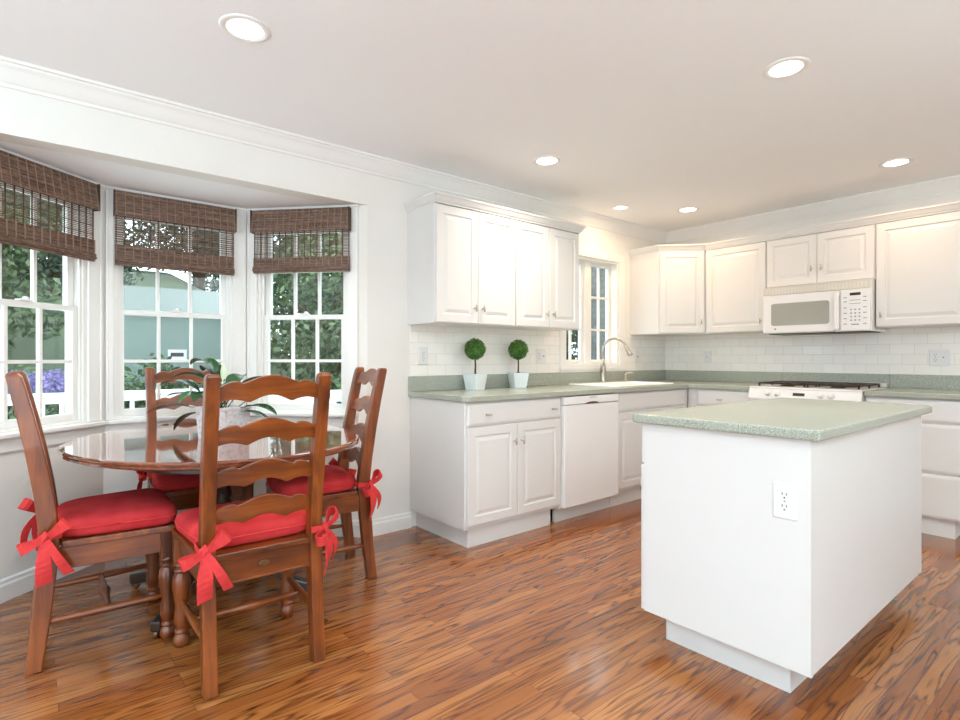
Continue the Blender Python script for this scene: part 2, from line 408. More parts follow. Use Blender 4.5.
# bay sill, apron, head trim and baseboards; inside is on the right of this path
path = [(B0.x, B0.y), (B1.x, B1.y), (B2.x, B2.y), (B3.x, B3.y)]
dq = (B3 - B2).normalized(); pe = B3 - dq * 0.055; dp = (B0 - B1).normalized(); p0 = B0 - dp * 0.055
path2 = [(p0.x, p0.y)] + path[1:3] + [(pe.x, pe.y)]
struct(sweep(path2, [(0, 0.765), (0.05, 0.765), (0.054, 0.770), (0.054, 0.783), (0.05, 0.788), (0, 0.788)], False).build('trim_1', M['trim']))
struct(sweep(path2, [(0, 0.69), (0.010, 0.69), (0.018, 0.70), (0.018, 0.765), (0, 0.765)], False).build('trim_2', M['trim']))
struct(sweep(path2, [(0, ZB - 0.035), (0.010, ZB - 0.035), (0.014, ZB - 0.022), (0.024, ZB - 0.01), (0.024, ZB), (0, ZB)], False).build('trim_3', M['trim']))
bprof = [(0, 0), (0.016, 0), (0.016, 0.075), (0.011, 0.085), (0.011, 0.098), (0.005, 0.105), (0, 0.105)]
struct(sweep([(0, YF)] + path + [(0, -3.083)], bprof, False).build('baseboard_left', M['trim']))
struct(sweep([(2.46, 0), (XR, 0)], bprof, False).build('baseboard_back', M['trim']))
# ceiling crown
zc = ZC
cp = [(0, zc - 0.098), (0.010, zc - 0.098), (0.014, zc - 0.086), (0.022, zc - 0.078), (0.036, zc - 0.060), (0.054, zc - 0.034), (0.066, zc - 0.022), (0.070, zc - 0.014), (0.082, zc - 0.012), (0.082, zc), (0, zc)]
struct(sweep([(0, YF), (0, 0), (XR, 0)], cp, False).build('trim_4', M['trim']))

# kitchen casement window
kw = sempty('window_4', (0, 0, 0), R(90))
KC = 0.075
m = MB()
m.box((KY0 - KC, -0.02, KZ0 - 0.02), (KY0, 0, KZ1 + KC)).box((KY1, -0.02, KZ0 - 0.02), (KY1 + KC, 0, KZ1 + KC)).box((KY0, -0.019, KZ1), (KY1, 0, KZ1 + KC - 0.001))
m.box((KY0 - KC - 0.01, -0.035, KZ0 - 0.035), (KY1 + KC + 0.01, 0, KZ0)).box((KY0 - KC, -0.018, 1.016), (KY1 + KC, 0, KZ0 - 0.035))
m.build('casing', M['trim'], kw, 0.003)
m = MB().box((KY0, 0, KZ0), (KY0 + 0.02, 0.12, KZ1)).box((KY1 - 0.02, 0, KZ0), (KY1, 0.12, KZ1)).box((KY0 + 0.02, 0.001, KZ1 - 0.02), (KY1 - 0.02, 0.119, KZ1)).box((KY0 + 0.02, 0.001, KZ0), (KY1 - 0.02, 0.119, KZ0 + 0.02))
kmid = (KY0 + KY1) / 2
m.box((kmid - 0.04, 0.05, KZ0 + 0.02), (kmid + 0.04, 0.118, KZ1 - 0.02))
m.build('jamb', M['trim'], kw, 0.002)
for a0, a1 in ((KY0 + 0.02, kmid - 0.04), (kmid + 0.04, KY1 - 0.02)):
    y = 0.078; st = 0.03
    m = MB().box((a0, y, KZ0 + 0.02), (a0 + st, y + 0.035, KZ1 - 0.02)).box((a1 - st, y, KZ0 + 0.02), (a1, y + 0.035, KZ1 - 0.02))
    m.box((a0 + st, y + 0.001, KZ0 + 0.021), (a1 - st, y + 0.034, KZ0 + 0.05)).box((a0 + st, y + 0.001, KZ1 - 0.05), (a1 - st, y + 0.034, KZ1 - 0.021))
    m.box(((a0 + a1) / 2 - 0.009, y + 0.006, KZ0 + 0.05), ((a0 + a1) / 2 + 0.009, y + 0.028, KZ1 - 0.05))
    for z in (1.400, 1.698): m.box((a0 + st, y + 0.006, z - 0.009), ((a0 + a1) / 2 - 0.009, y + 0.028, z + 0.009)).box(((a0 + a1) / 2 + 0.009, y + 0.006, z - 0.009), (a1 - st, y + 0.028, z + 0.009))
    s = m.build('sash', M['trim'], kw, 0.002)
    MB().box((a0 + st, y + 0.015, KZ0 + 0.05), (a1 - st, y + 0.019, KZ1 - 0.05)).build('pane', M['glass'], s)
    MB().box((a0 + 0.2, 0.045, KZ0 + 0.0205), (a0 + 0.27, 0.07, KZ0 + 0.032)).build('crank', M['trim'], kw)

# tile backsplash (UV in metres so the bond reads on both walls)
def tiles(name, P, rz, rects):
    m = MB(); 
    for x0, x1, z0, z1 in rects: m.box((x0, -0.008, z0), (x1, 0, z1))
    o = m.build(name, M['tile'], loc=P, rot=(0, 0, rz)); me = o.data; uv = me.uv_layers.new(name='UVMap')
    for l in me.loops: v = me.vertices[l.vertex_index].co; uv.data[l.index].uv = (v.x + 5, v.z - 1.016)
    return struct(o)
tiles('trim_5', (0, 0, 0), R(90), [(-3.085, KY0 - KC, 1.017, 1.366), (KY0 - KC, KY1 + KC, 1.0165, 1.0168), (KY1 + KC, -0.008, 1.017, 1.366)])
tiles('trim_6', (0, 0, 0), 0, [(0.0, 2.44, 1.017, 1.366)])

# ------------------------------------------------------------------ cabinetry
def front(w, h, th=0.02, raised=True, fr=0.052):
    """raised-panel front, lower left corner at the origin, face towards -Y, back at y = 0"""
    if raised: prof = [(0, 0), (0, -th + 0.004), (0.004, -th), (fr, -th), (fr + 0.005, -th + 0.008), (fr + 0.014, -th + 0.008), (fr + 0.034, -th + 0.001), (fr + 0.036, -th + 0.001)]
    else: prof = [(0, 0), (0, -th + 0.006), (0.006, -th + 0.003), (0.016, -th), (0.018, -th)]
    m = MB(); rings = [[(i, y, i), (w - i, y, i), (w - i, y, h - i), (i, y, h - i)] for i, y in prof]
    m.loft(rings); return m
def knob_mb(x, y, z, vert):
    m = MB().tube([(x, y, z), (x, y - 0.022, z)], 0.005, 8)
    d = (0, 0, 0.022) if vert else (0.022, 0, 0)
    m.tube([(x - d[0], y - 0.026, z - d[2]), (x + d[0], y - 0.026, z + d[2])], 0.0055, 8)
    return m
def add_front(root, kind, x0, x1, z0, z1, knobs=(), y=0.0, g=0.0015):
    raised = kind == 'door'
    m = front(x1 - x0 - 2 * g, z1 - z0 - 2 * g, raised=raised)
    o = m.build('door' if kind == 'door' else 'drawer' if kind == 'drawer' else 'false_front', M['cab'], root, 0, loc=(x0 + g, y, z0 + g))
    for kx, kz, vert in knobs:
        knob_mb(kx - x0 - g, -0.02, kz - z0 - g, vert).build('knob' , M['nickel'], o)
    return o

ZT, ZCB = 0.118, 0.8769
def base_cab(label, loc, rz, w, depth, fronts, toe=(0, None), toe_d=0.055, toe_side=0.0, toe_side_r=0.0, body_x=(0, None), name='base_cabinet'):
    r = thing(name, label, 'cabinet', loc, rz)
    MB().box((body_x[0], 0, ZT), (body_x[1] or w, depth, ZCB)).build('carcass', M['cab'], r, 0.0015)
    MB().box((toe[0] + toe_side, toe_d, 0), ((toe[1] or w) - toe_side_r, depth, ZT)).build('toe_kick', M['cab'], r)
    for f in fronts: add_front(r, *f)
    return r
XF = 0.595    # carcass front plane of the left run, fronts add 2 cm
# run under the window: local x = world y offset
y0, y1 = -3.0858, -2.256
W = y1 - y0
base_cab('white base cabinet at the free end of the counter below the two topiaries', (XF, y0, 0), R(90), W, XF - 0.002,
         [('drawer', 0.012, W - 0.004, 0.733, 0.868, ((0.155, 0.798, False), (0.735, 0.798, False))),
          ('door', 0.012, W / 2, 0.14, 0.727, ((W / 2 - 0.033, 0.617, True),)), ('door', W / 2, W - 0.004, 0.14, 0.727, ((W / 2 + 0.033, 0.617, True),))],
         toe_d=0.03, toe_side=0.05, toe_side_r=0.06)
SB0 = -1.640
W = -0.635 - SB0
base_cab('white sink base cabinet between the dishwasher and the corner', (XF, SB0, 0), R(90), W, XF - 0.002,
         [('false_front', 0.012, W - 0.03, 0.735, 0.868), ('door', 0.012, 0.49, 0.14, 0.727, ((0.455, 0.617, True),)), ('door', 0.49, W - 0.03, 0.14, 0.727, ((0.525, 0.617, True),))], toe_d=0.045, body_x=(0, W + 0.037))
# back run
RX0, RX1 = 1.152, 1.918
W = RX0 - 0.003 - 0.64
base_cab('white base cabinet filling the corner left of the range', (0.64, -XF, 0), 0, W, XF - 0.002,
         [('drawer', 0.05, W - 0.006, 0.735, 0.868, ((0.262, 0.793, False),)), ('door', 0.05, W - 0.006, 0.14, 0.727, ((W - 0.05, 0.617, True),))], body_x=(-0.041, None))
W = 2.44 - RX1 - 0.003
base_cab('white three-drawer base cabinet right of the range', (RX1 + 0.003, -XF, 0), 0, W, XF - 0.002,
         [('drawer', 0.006, W - 0.006, 0.727, 0.868), ('drawer', 0.006, W - 0.006, 0.408, 0.714), ('drawer', 0.006, W - 0.006, 0.118, 0.394)], toe_d=0.02, toe_side_r=0.045)

# dishwasher
d = thing('dishwasher', 'white built-in dishwasher between the two base cabinets', 'dishwasher', (XF + 0.02, -2.253, 0), R(90))
DW = 0.610
MB().box((0, 0.02, 0.1), (DW, 0.6, 0.872)).build('tub', M['appl'], d)
MB().box((0.002, -0.02, 0.112), (DW - 0.002, 0.02, 0.813)).build('door', M['appl'], d, 0.005)
p = MB().box((0.002, -0.02, 0.818), (DW - 0.002, 0.02, 0.872)).build('control_panel', M['appl'], d, 0.004)
MB().box((0.265, -0.0215, 0.858), (0.345, -0.0195, 0.863)).build('indicator_strip', M['grey'], p)
hp = [(0.3 + 0.075 * math.cos(a), 0.8285 + 0.014 * math.sin(a)) for a in [k * math.pi / 10 for k in range(11)]]
MB().loft([[(x, -0.021, z - 0.012) for x, z in hp], [(x, -0.006, z - 0.012) for x, z in hp]]).build('finger_pull', M['bronze'], d)
MB().box((0, 0.065, 0.0), (DW, 0.09, 0.1)).build('toe_plate', M['cab'], d)

# countertops
CT0, CT1 = 0.879, 0.915
def bullnose(poly, z0, z1, name, parent=None): return MB().prism(poly, z0, z1).build(name, M['counter'], parent, 0.010, seg=3)
ct = thing('countertop', 'speckled green-grey L-shaped countertop under the kitchen window', 'countertop')
SY0, SY1, SX0, SX1 = -1.56, -0.76, 0.10, 0.535          # sink cut-out
mb = MB()
YE = -3.101
mb.prism([(0.002, YE), (0.60, YE), (0.635, YE + 0.035), (0.635, SY0), (0.002, SY0)], CT0, CT1)
mb.prism([(0.002, SY0), (SX0, SY0), (SX0, SY1), (0.002, SY1)], CT0, CT1).prism([(SX1, SY0), (0.635, SY0), (0.635, SY1), (SX1, SY1)], CT0, CT1)
mb.prism([(0.002, SY1), (0.635, SY1), (0.635, -0.655), (0.655, -0.635), (RX0 - 0.003, -0.635), (RX0 - 0.003, -0.002), (0.002, -0.002)], CT0, CT1)
mb.build('slab', M['counter'], ct, 0.004, seg=2)
MB().box((0.002, YE, CT1), (0.022, -0.002, 1.0165)).box((0.022, -0.022, CT1), (RX0 - 0.003, -0.002, 1.0165)).build('upstand', M['counter'], ct, 0.002)
ct = thing('countertop', 'short speckled green-grey countertop right of the range', 'countertop')
MB().box((RX1 + 0.003, -0.635, CT0), (2.455, -0.002, CT1)).build('slab', M['counter'], ct, 0.006)
MB().box((RX1 + 0.003, -0.022, CT1), (2.455, -0.002, 1.0165)).build('upstand', M['counter'], ct, 0.002)
MB().box((RX0 - 0.002, -0.022, 0.93), (RX1 + 0.002, -0.002, 1.0165)).build('upstand', M['counter'], ct, 0.002)

# upper cabinets
ZU0, ZU1 = 1.362, 2.117
def upper(label, loc, rz, w, fronts, depth=0.31, z0=ZU0, z1=ZU1):
    r = thing('wall_cabinet', label, 'cabinet', loc, rz)
    MB().box((0, 0, z0), (w, depth - 0.002, z1)).build('carcass', M['cab'], r, 0.0015)
    for f in fronts: add_front(r, *f)
    return r
ya, yb, yc_ = -3.1037, -2.4165, -1.7287
for lab, a, b in (('white two-door wall cabinet above the two topiaries, nearest the bay', ya, yb), ('white two-door wall cabinet left of the kitchen window', yb, yc_)):
    w = b - a
    upper(lab, (0.31, a, 0), R(90), w, [('door', 0.004, w / 2, ZU0 + 0.004, ZU1 - 0.004, ((w / 2 - 0.036, 1.468, True),)), ('door', w / 2, w - 0.004, ZU0 + 0.004, ZU1 - 0.004, ((w / 2 + 0.036, 1.468, True),))])
r = thing('wall_cabinet', 'white diagonal corner wall cabinet between window and back wall', 'cabinet', (0, 0, 0))
U = 0.602
MB().prism([(0.002, -0.002), (0.002, -U), (0.305, -U), (U, -0.305), (U, -0.002)], ZU0, ZU1).build('carcass', M['cab'], r, 0.0015)
dl = math.hypot(U - 0.305, U - 0.305)
dr = add_front(r, 'door', 0.012, dl - 0.012, ZU0 + 0.004, ZU1 - 0.004, ((dl - 0.045, 1.468, True),))
dr.matrix_local = Matrix.Translation((0.305, -U, 0)) @ Matrix.Rotation(R(45), 4, 'Z') @ Matrix.Translation(dr.location)
XM0, XM1 = 1.1411, 1.9031
w = XM0 - U
upper('white single-door wall cabinet left of the microwave', (U, -0.3, 0), 0, w - 0.001, [('door', 0.014, w - 0.004, ZU0 + 0.004, ZU1 - 0.004, ((w - 0.04, 1.452, True),))], 0.3)
w = XM1 - XM0
upper('short white two-door wall cabinet above the microwave', (XM0, -0.3, 0), 0, w, [('door', 0.004, w / 2, 1.722, ZU1 - 0.004, ((w / 2 - 0.035, 1.843, True),)), ('door', w / 2, w - 0.004, 1.722, ZU1 - 0.004, ((w / 2 + 0.035, 1.843, True),))], 0.3, z0=1.715)
w = 2.44 - XM1
upper('tall white single-door wall cabinet right of the microwave', (XM1 + 0.001, -0.3, 0), 0, w, [('door', 0.004, w - 0.006, ZU0 + 0.004, ZU1 - 0.004, ((0.037, 1.452, True),))], 0.3)
crp = [(-0.02, ZU1), (0.002, ZU1), (0.004, ZU1 + 0.008), (0.012, ZU1 + 0.014), (0.026, ZU1 + 0.036), (0.03, ZU1 + 0.042), (0.036, ZU1 + 0.044), (0.036, ZU1 + 0.055), (-0.02, ZU1 + 0.055)]
tag(sweep([(0.002, ya), (0.33, ya), (0.33, yc_), (0.002, yc_)], crp, False).build('cabinet_moulding', M['cab']), 'white crown moulding on top of the wall cabinets above the topiaries', 'moulding')
tag(sweep([(0.002, -U), (0.313, -U), (U + 0.008, -0.32), (2.44, -0.32)], crp, False).build('cabinet_moulding', M['cab']), 'white crown moulding on top of the back wall cabinets', 'moulding')

# microwave
mw = thing('microwave', 'white over-the-range microwave hung under the short cabinet', 'microwave', (XM0 + 0.006, -0.385, 1.338), 0)
MW, MH = 0.75, 0.374
MB().box((0, 0.02, 0), (MW, 0.383, MH)).build('body', M['appl'], mw, 0.003)
v = MB().box((0, 0, MH - 0.062), (MW, 0.02, MH)).build('vent_grille', M['appl2'], mw, 0.003)
m = MB()
for k in range(30): m.box((0.02 + k * 0.0238, -0.001, MH - 0.052), (0.036 + k * 0.0238, 0.001, MH - 0.012))
m.build('louvre', M['appl3'], v)
dd = MB().box((0.002, -0.014, 0.004), (0.522, 0.02, MH - 0.066)).build('door', M['appl'], mw, 0.006)
def rrect(x0, x1, z0, z1, r, y):
    pts = []
    for cx, cz, a in ((x1 - r, z1 - r, 0), (x0 + r, z1 - r, 90), (x0 + r, z0 + r, 180), (x1 - r, z0 + r, 270)):
        for k in range(5): t = R(a + k * 22.5); pts.append((cx + r * math.cos(t), y, cz + r * math.sin(t)))
    return pts
MB().loft([rrect(0.068, 0.488, 0.062, 0.24, 0.02, -0.0155), rrect(0.068, 0.488, 0.062, 0.24, 0.02, -0.012)]).build('window', M['mwglass'], dd)
MB().lathe([(0.008, 0), (0.008, 0.002)], (0, 0, 0), 14, Matrix.Translation((0.1, -0.0145, 0.035)) @ Matrix.Rotation(R(90), 4, 'X')).build('emblem', M['grey'], dd)
hm = MB().box((0.528, -0.05, 0.015), (0.558, -0.03, MH - 0.075)).box((0.53, -0.03, 0.02), (0.556, 0.0, 0.05)).box((0.53, -0.03, MH - 0.11), (0.556, 0.0, MH - 0.08))
hm.build('handle', M['appl'], mw, 0.006)
cp_ = MB().box((0.562, -0.014, 0.004), (MW - 0.002, 0.02, MH - 0.066)).build('control_panel', M['appl'], mw, 0.004)
MB().box((0.622, -0.016, 0.262), (0.69, -0.013, 0.282)).build('display', M['dark'], cp_)
for i in range(3):
    for j in range(4): MB().box((0.625 + i * 0.026, -0.0152, 0.075 + j * 0.026), (0.636 + i * 0.026, -0.0138, 0.085 + j * 0.026)).build('key', M['grey'], cp_)
for j, zz in enumerate((0.05, 0.09, 0.13, 0.17, 0.215, 0.245)):
    MB().box((0.582, -0.0152, zz), (0.602, -0.0138, zz + 0.006)).build('key', M['grey'], cp_); MB().box((0.705, -0.0152, zz), (0.727, -0.0138, zz + 0.006)).build('key', M['grey'], cp_)
for a_, b_, zz, hh in ((0.62, 0.69, 0.2, 0.004), (0.63, 0.68, 0.045, 0.008), (0.62, 0.69, 0.225, 0.004)): MB().box((a_, -0.0152, zz), (b_, -0.0138, zz + hh)).build('key', M['grey'], cp_)
MB().box((0.03, 0.04, -0.006), (MW - 0.03, 0.34, 0.001)).build('filter_panel', M['dark'], mw)

# range
rg = thing('range', 'white gas range with dark cast-iron grates under the microwave', 'range', (RX0 + 0.002, -0.665, 0), 0)
RW = RX1 - RX0 - 0.004
MB().box((0, 0.03, 0.06), (RW, 0.66, 0.885)).build('body', M['appl'], rg, 0.003)
MB().box((0.003, 0, 0.2), (RW - 0.003, 0.03, 0.80)).build('oven_door', M['appl'], rg, 0.006)
MB().tube([(0.06, -0.045, 0.76), (RW - 0.06, -0.045, 0.76)], 0.012).tube([(0.08, 0, 0.76), (0.08, -0.045, 0.76)], 0.009).tube([(RW - 0.08, 0, 0.76), (RW - 0.08, -0.045, 0.76)], 0.009).build('oven_handle', M['appl'], rg)
MB().box((0.003, 0.002, 0.07), (RW - 0.003, 0.03, 0.19)).build('drawer', M['appl'], rg, 0.005)
pn = MB().loft([[(x, -0.012, 0.825), (x, 0.04, 0.825), (x, 0.04, 0.903), (x, 0.012, 0.903)] for x in (0, RW)]).build('control_panel', M['appl'], rg, 0.003)
slope = Matrix.Rotation(-math.atan2(0.024, 0.078), 4, 'X')
def on_panel(x, z): return Matrix.Translation((x, -0.012 + (z - 0.825) / 0.078 * 0.024, z)) @ slope
MB().box((-0.04, -0.002, -0.011), (0.04, 0.002, 0.011), on_panel(0.365, 0.868)).build('clock_display', M['dark'], pn)
for kx in (0.15, 0.215, 0.515, 0.58):
    MB().lathe([(0.021, 0), (0.021, 0.006), (0.016, 0.009), (0.015, 0.026), (0.012, 0.028)], (0, 0, 0), 18, on_panel(kx, 0.866) @ Matrix.Rotation(R(90), 4, 'X')).build('knob', M['appl'], pn)
MB().box((0, 0.01, 0.903), (RW, 0.64, 0.918)).build('cooktop', M['appl'], rg, 0.005)
MB().box((0.02, 0.585, 0.918), (RW + 0.0, 0.642, 0.948)).build('rear_vent', M['appl2'], rg, 0.005)
for gx0 in (0.035, 0.385):
    m = MB(); gw = 0.34
    for yy in (0.1, 0.215, 0.33, 0.445, 0.56): m.box((gx0, yy - 0.006, 0.936), (gx0 + gw, yy + 0.006, 0.948))
    for xx in (0.006, 0.11, 0.17, 0.23, gw - 0.006): m.box((gx0 + xx - 0.006, 0.094, 0.936), (gx0 + xx + 0.006, 0.566, 0.948))
    for xx in (0.006, gw - 0.006):
        for yy in (0.1, 0.33, 0.56): m.box((gx0 + xx - 0.006, yy - 0.006, 0.916), (gx0 + xx + 0.006, yy + 0.006, 0.94))
    m.build('grate', M['iron'], rg, 0.002)
for bx in (0.205, 0.555):
    for by in (0.215, 0.445):
        MB().lathe([(0.05, 0), (0.05, 0.006), (0.038, 0.01), (0.036, 0.016), (0.02, 0.018)], (bx, by, 0.918), 20).build('burner', M['iron'], rg)

# sink, faucet, soap dispenser
sk = thing('sink', 'white drop-in kitchen sink set into the counter below the window', 'sink', (0, 0, CT1))
mo, mi = 0.03, 0.012
def rr2(x0, x1, y0_, y1_, r, z): return [(a, b, z) for a, _, b in [(p[0], 0, p[2]) for p in rrect(x0, x1, y0_, y1_, r, 0)]]
rim = MB(); A = (SX0 - 0.03, SX1 + 0.022, SY0 - 0.022, SY1 + 0.022)
I1 = (SX0 + 0.055, SX1 - 0.02, SY0 + 0.02, SY1 - 0.02)
rings = [rr2(A[0], A[1], A[2], A[3], 0.03, 0.001), rr2(A[0], A[1], A[2], A[3], 0.03, 0.008), rr2(A[0] + 0.006, A[1] - 0.006, A[2] + 0.006, A[3] - 0.006, 0.028, 0.012),
         rr2(I1[0], I1[1], I1[2], I1[3], 0.05, 0.010), rr2(I1[0] + 0.012, I1[1] - 0.012, I1[2] + 0.012, I1[3] - 0.012, 0.05, -0.01),
         rr2(I1[0] + 0.03, I1[1] - 0.03, I1[2] + 0.03, I1[3] - 0.03, 0.06, -0.17)]
rim.loft(rings, cap=False); rim.f.append(list(range(len(rim.v) - 20, len(rim.v)))); rim.build('basin', M['porcelain'], sk)
MB().lathe([(0.04, 0.001), (0.04, 0.004), (0.02, 0.003)], (0.32, -1.16, -0.17), 18).build('drain', M['nickel'], sk)
fc = thing('faucet', 'tall brushed nickel gooseneck faucet behind the white sink', 'faucet', (0.105, -1.15, CT1 + 0.0115), R(18))
MB().lathe([(0.032, 0), (0.031, 0.008), (0.026, 0.02), (0.027, 0.06), (0.029, 0.10), (0.025, 0.14), (0.017, 0.17), (0.014, 0.2)], n=20).build('base', M['nickel'], fc)
pts = [(0, 0, 0.15), (0, 0, 0.28)] + [(0.105 - 0.105 * math.cos(a), 0, 0.28 + 0.105 * math.sin(a)) for a in [k * math.pi / 16 for k in range(1, 15)]]
MB().tube(pts, 0.0125, 14).build('spout', M['nickel'], fc)
e = Vector(pts[-1]); dv = (e - Vector(pts[-2])).normalized()
MB().tube([e - dv * 0.005, e + dv * 0.03, e + dv * 0.085, e + dv * 0.095], [0.0145, 0.016, 0.022, 0.02], 14).build('spray_head', M['nickel'], fc)
MB().tube([(0, -0.02, 0.09), (0.004, -0.045, 0.10), (0.02, -0.055, 0.16), (0.024, -0.057, 0.19)], [0.012, 0.013, 0.009, 0.006], 10).build('lever', M['nickel'], fc)
sd = thing('soap_dispenser', 'small brushed nickel soap dispenser right of the faucet', 'soap dispenser', (0.105, -0.82, CT1 + 0.0115), R(20))
MB().lathe([(0.02, 0), (0.018, 0.012), (0.011, 0.018), (0.010, 0.05), (0.013, 0.055), (0.012, 0.065)], n=16).build('collar', M['nickel'], sd)
MB().tube([(0, 0, 0.06), (0.02, 0, 0.075), (0.055, 0, 0.08), (0.075, 0, 0.072)], [0.009, 0.008, 0.007, 0.006], 10).build('nozzle', M['nickel'], sd)

# ------------------------------------------------------------------ island
IX0, IX1, IY0, IY1 = 1.8361, 2.4712, -3.1455, -1.7727
isl = thing('kitchen_island', 'white kitchen island cabinet standing in the middle of the floor', 'island', (IX0, IY0, 0))
iw, il = IX1 - IX0, IY1 - IY0
MB().box((0.022, 0, ZT), (iw, il, ZCB)).build('carcass', M['cab'], isl, 0.0015)
MB().box((0.078, 0.072, 0), (iw - 0.088, il - 0.07, ZT)).build('toe_kick', M['cab'], isl, 0.001)
MB().box((iw - 0.001, 0, ZT), (iw + 0.0015, 0.016, ZCB)).build('corner_strip', M['cab'], isl)
hw = (il - 0.012) / 2
for k in range(2):
    for kind, za, zb, kz, vt in (('drawer', 0.715, 0.87, 0.79, False), ('door', ZT, 0.709, 0.61, True)):
        o = add_front(isl, kind, 0, hw, za, zb, ((hw / 2 if kind == 'drawer' else (0.045 if k == 0 else hw - 0.045), kz, vt),))
        o.matrix_local = Matrix.Translation((0.022, il - 0.006 - k * hw, 0)) @ Matrix.Rotation(R(-90), 4, 'Z') @ Matrix.Translation(o.location)
ic = tag(MB().box((1.822, -3.176, 0.8785), (2.508, -1.742, 0.915)).build('island_countertop', M['counter'], None, 0.008, seg=3), 'speckled green-grey countertop slab on top of the white island', 'countertop')

def outlet(label, P, rz, kind='duplex', gang=1):
    r = thing('wall_outlet' if kind == 'duplex' else 'wall_switch', label, 'outlet' if kind == 'duplex' else 'switch', P, rz)
    wd = 0.038 if gang == 1 else 0.059
    rings = [rrect(-wd, wd, -0.059, 0.059, 0.004, 0), rrect(-wd, wd, -0.059, 0.059, 0.004, -0.003), rrect(-wd + 0.003, wd - 0.003, -0.056, 0.056, 0.003, -0.006)]
    MB().loft(rings).build('cover_plate', M['plate'], r)
    xs = (0,) if gang == 1 else (-0.023, 0.023)
    for gi, xo in enumerate(xs):
        if kind == 'duplex' and gi == 0:
            for zz in (0.0195, -0.0195):
                pts = [(xo + 0.0165 * math.cos(t), max(-0.0135, min(0.0135, 0.0175 * math.sin(t)))) for t in [2 * math.pi * k / 20 for k in range(20)]]
                so = MB().loft([[(x, -0.005, zz + z) for x, z in pts], [(x, -0.0085, zz + z) for x, z in pts]]).build('socket', M['plate'], r)
                MB().box((xo - 0.0078, -0.0092, zz + 0.001), (xo - 0.0055, -0.008, zz + 0.0095)).box((xo + 0.0055, -0.0092, zz + 0.001), (xo + 0.0078, -0.008, zz + 0.008)).lathe([(0.0026, 0), (0.0026, 0.0012)], (0, 0, 0), 10, Matrix.Translation((xo, -0.008, zz - 0.0075)) @ Matrix.Rotation(R(90), 4, 'X')).build('slots', M['dark'], so)
            MB().lathe([(0.003, 0), (0.003, 0.001)], (0, 0, 0), 10, Matrix.Translation((xo, -0.006, 0)) @ Matrix.Rotation(R(90), 4, 'X')).build('screw', M['grey'], r)
        else:
            MB().box((xo - 0.006, -0.0075, -0.013), (xo + 0.006, -0.005, 0.013)).build('toggle_slot', M['plate'], r)
            MB().box((xo - 0.0035, -0.016, -0.002), (xo + 0.0035, -0.006, 0.008)).build('toggle', M['grey'], r)
    return r
outlet('white duplex outlet on the white end panel of the island', (2.396, IY0 - 0.0003, 0.669), 0)
outlet('white outlet on the tiles left of the first topiary', (0.0085, -2.988, 1.152), R(90))
outlet('white double switch and outlet plate on the tiles right of the second topiary', (0.0085, -1.835, 1.152), R(90), 'duplex', 2)
outlet('white switch on the tiles between window and corner', (0.0085, -0.5, 1.149), R(90), 'switch')
outlet('white switch on the back tiles left of the range', (0.467, -0.0085, 1.149), 0, 'switch')
outlet('white double outlet and switch plate on the back tiles right of the range', (2.212, -0.0085, 1.142), 0, 'duplex', 2)

# ------------------------------------------------------------------ topiaries
def sphere_dirs(n):
    out = []
    for k in range(n):
        z = 1 - 2 * (k + 0.5) / n; a = k * 2.399963; q = math.sqrt(max(0, 1 - z * z)); out.append(Vector((q * math.cos(a), q * math.sin(a), z)))
    return out
def leaf_quad(m, p, n, size, rnd):
    a = n.orthogonal().normalized(); a.rotate(Matrix.Rotation(rnd.random() * 6.28, 3, n)); b = n.cross(a)
    l, w_ = size, size * 0.55
    m.add([p - a * l * 0.5, p + b * w_ * 0.5, p + a * l * 0.5 + n * l * 0.12, p - b * w_ * 0.5], [(0, 1, 2, 3)])
def topiary(label, loc, rz):
    rnd = random.Random(3)
    r = thing('topiary', label, 'plant', loc, rz, 'ball topiaries on the counter')
    sq = lambda h, z: [(-h, -h, z), (h, -h, z), (h, h, z), (-h, h, z)]
    MB().loft([sq(0.048, 0), sq(0.063, 0.108), sq(0.063, 0.115), sq(0.056, 0.115), sq(0.054, 0.10)]).build('pot', M['potwhite'], r, 0.004)
    MB().box((-0.053, -0.053, 0.095), (0.053, 0.053, 0.104)).lathe([(0.04, 0.1), (0.025, 0.112), (0.004, 0.117)], n=12).build('soil', M['soil'], r)
    MB().tube([(0, 0, 0.1), (0.002, 0.001, 0.17), (-0.001, 0, 0.25)], [0.007, 0.006, 0.006], 8).build('stem', M['bark'], r)
    m = MB(); c = Vector((0, 0, 0.288))
    for k, dv in enumerate(sphere_dirs(900)):
        rr = 0.062 + rnd.random() * 0.014; n = (dv + Vector((rnd.uniform(-.7, .7), rnd.uniform(-.7, .7), rnd.uniform(-.4, .9)))).normalized()
        leaf_quad(m, c + dv * rr, n, 0.02, rnd)
    m.lathe([(0.001, -0.06), (0.035, -0.05), (0.055, -0.025), (0.06, 0), (0.055, 0.025), (0.035, 0.05), (0.001, 0.06)], c, 16)
    m.build('foliage', M['leaf_box'], r)
    return r
tp = topiary('small ball topiary in a white square pot, nearest the free end of the counter', (0.13, -2.625, CT1), R(12))
dup(tp, (0.13, -2.205, CT1), R(-20), 'small ball topiary in a white square pot, the one nearer the sink')

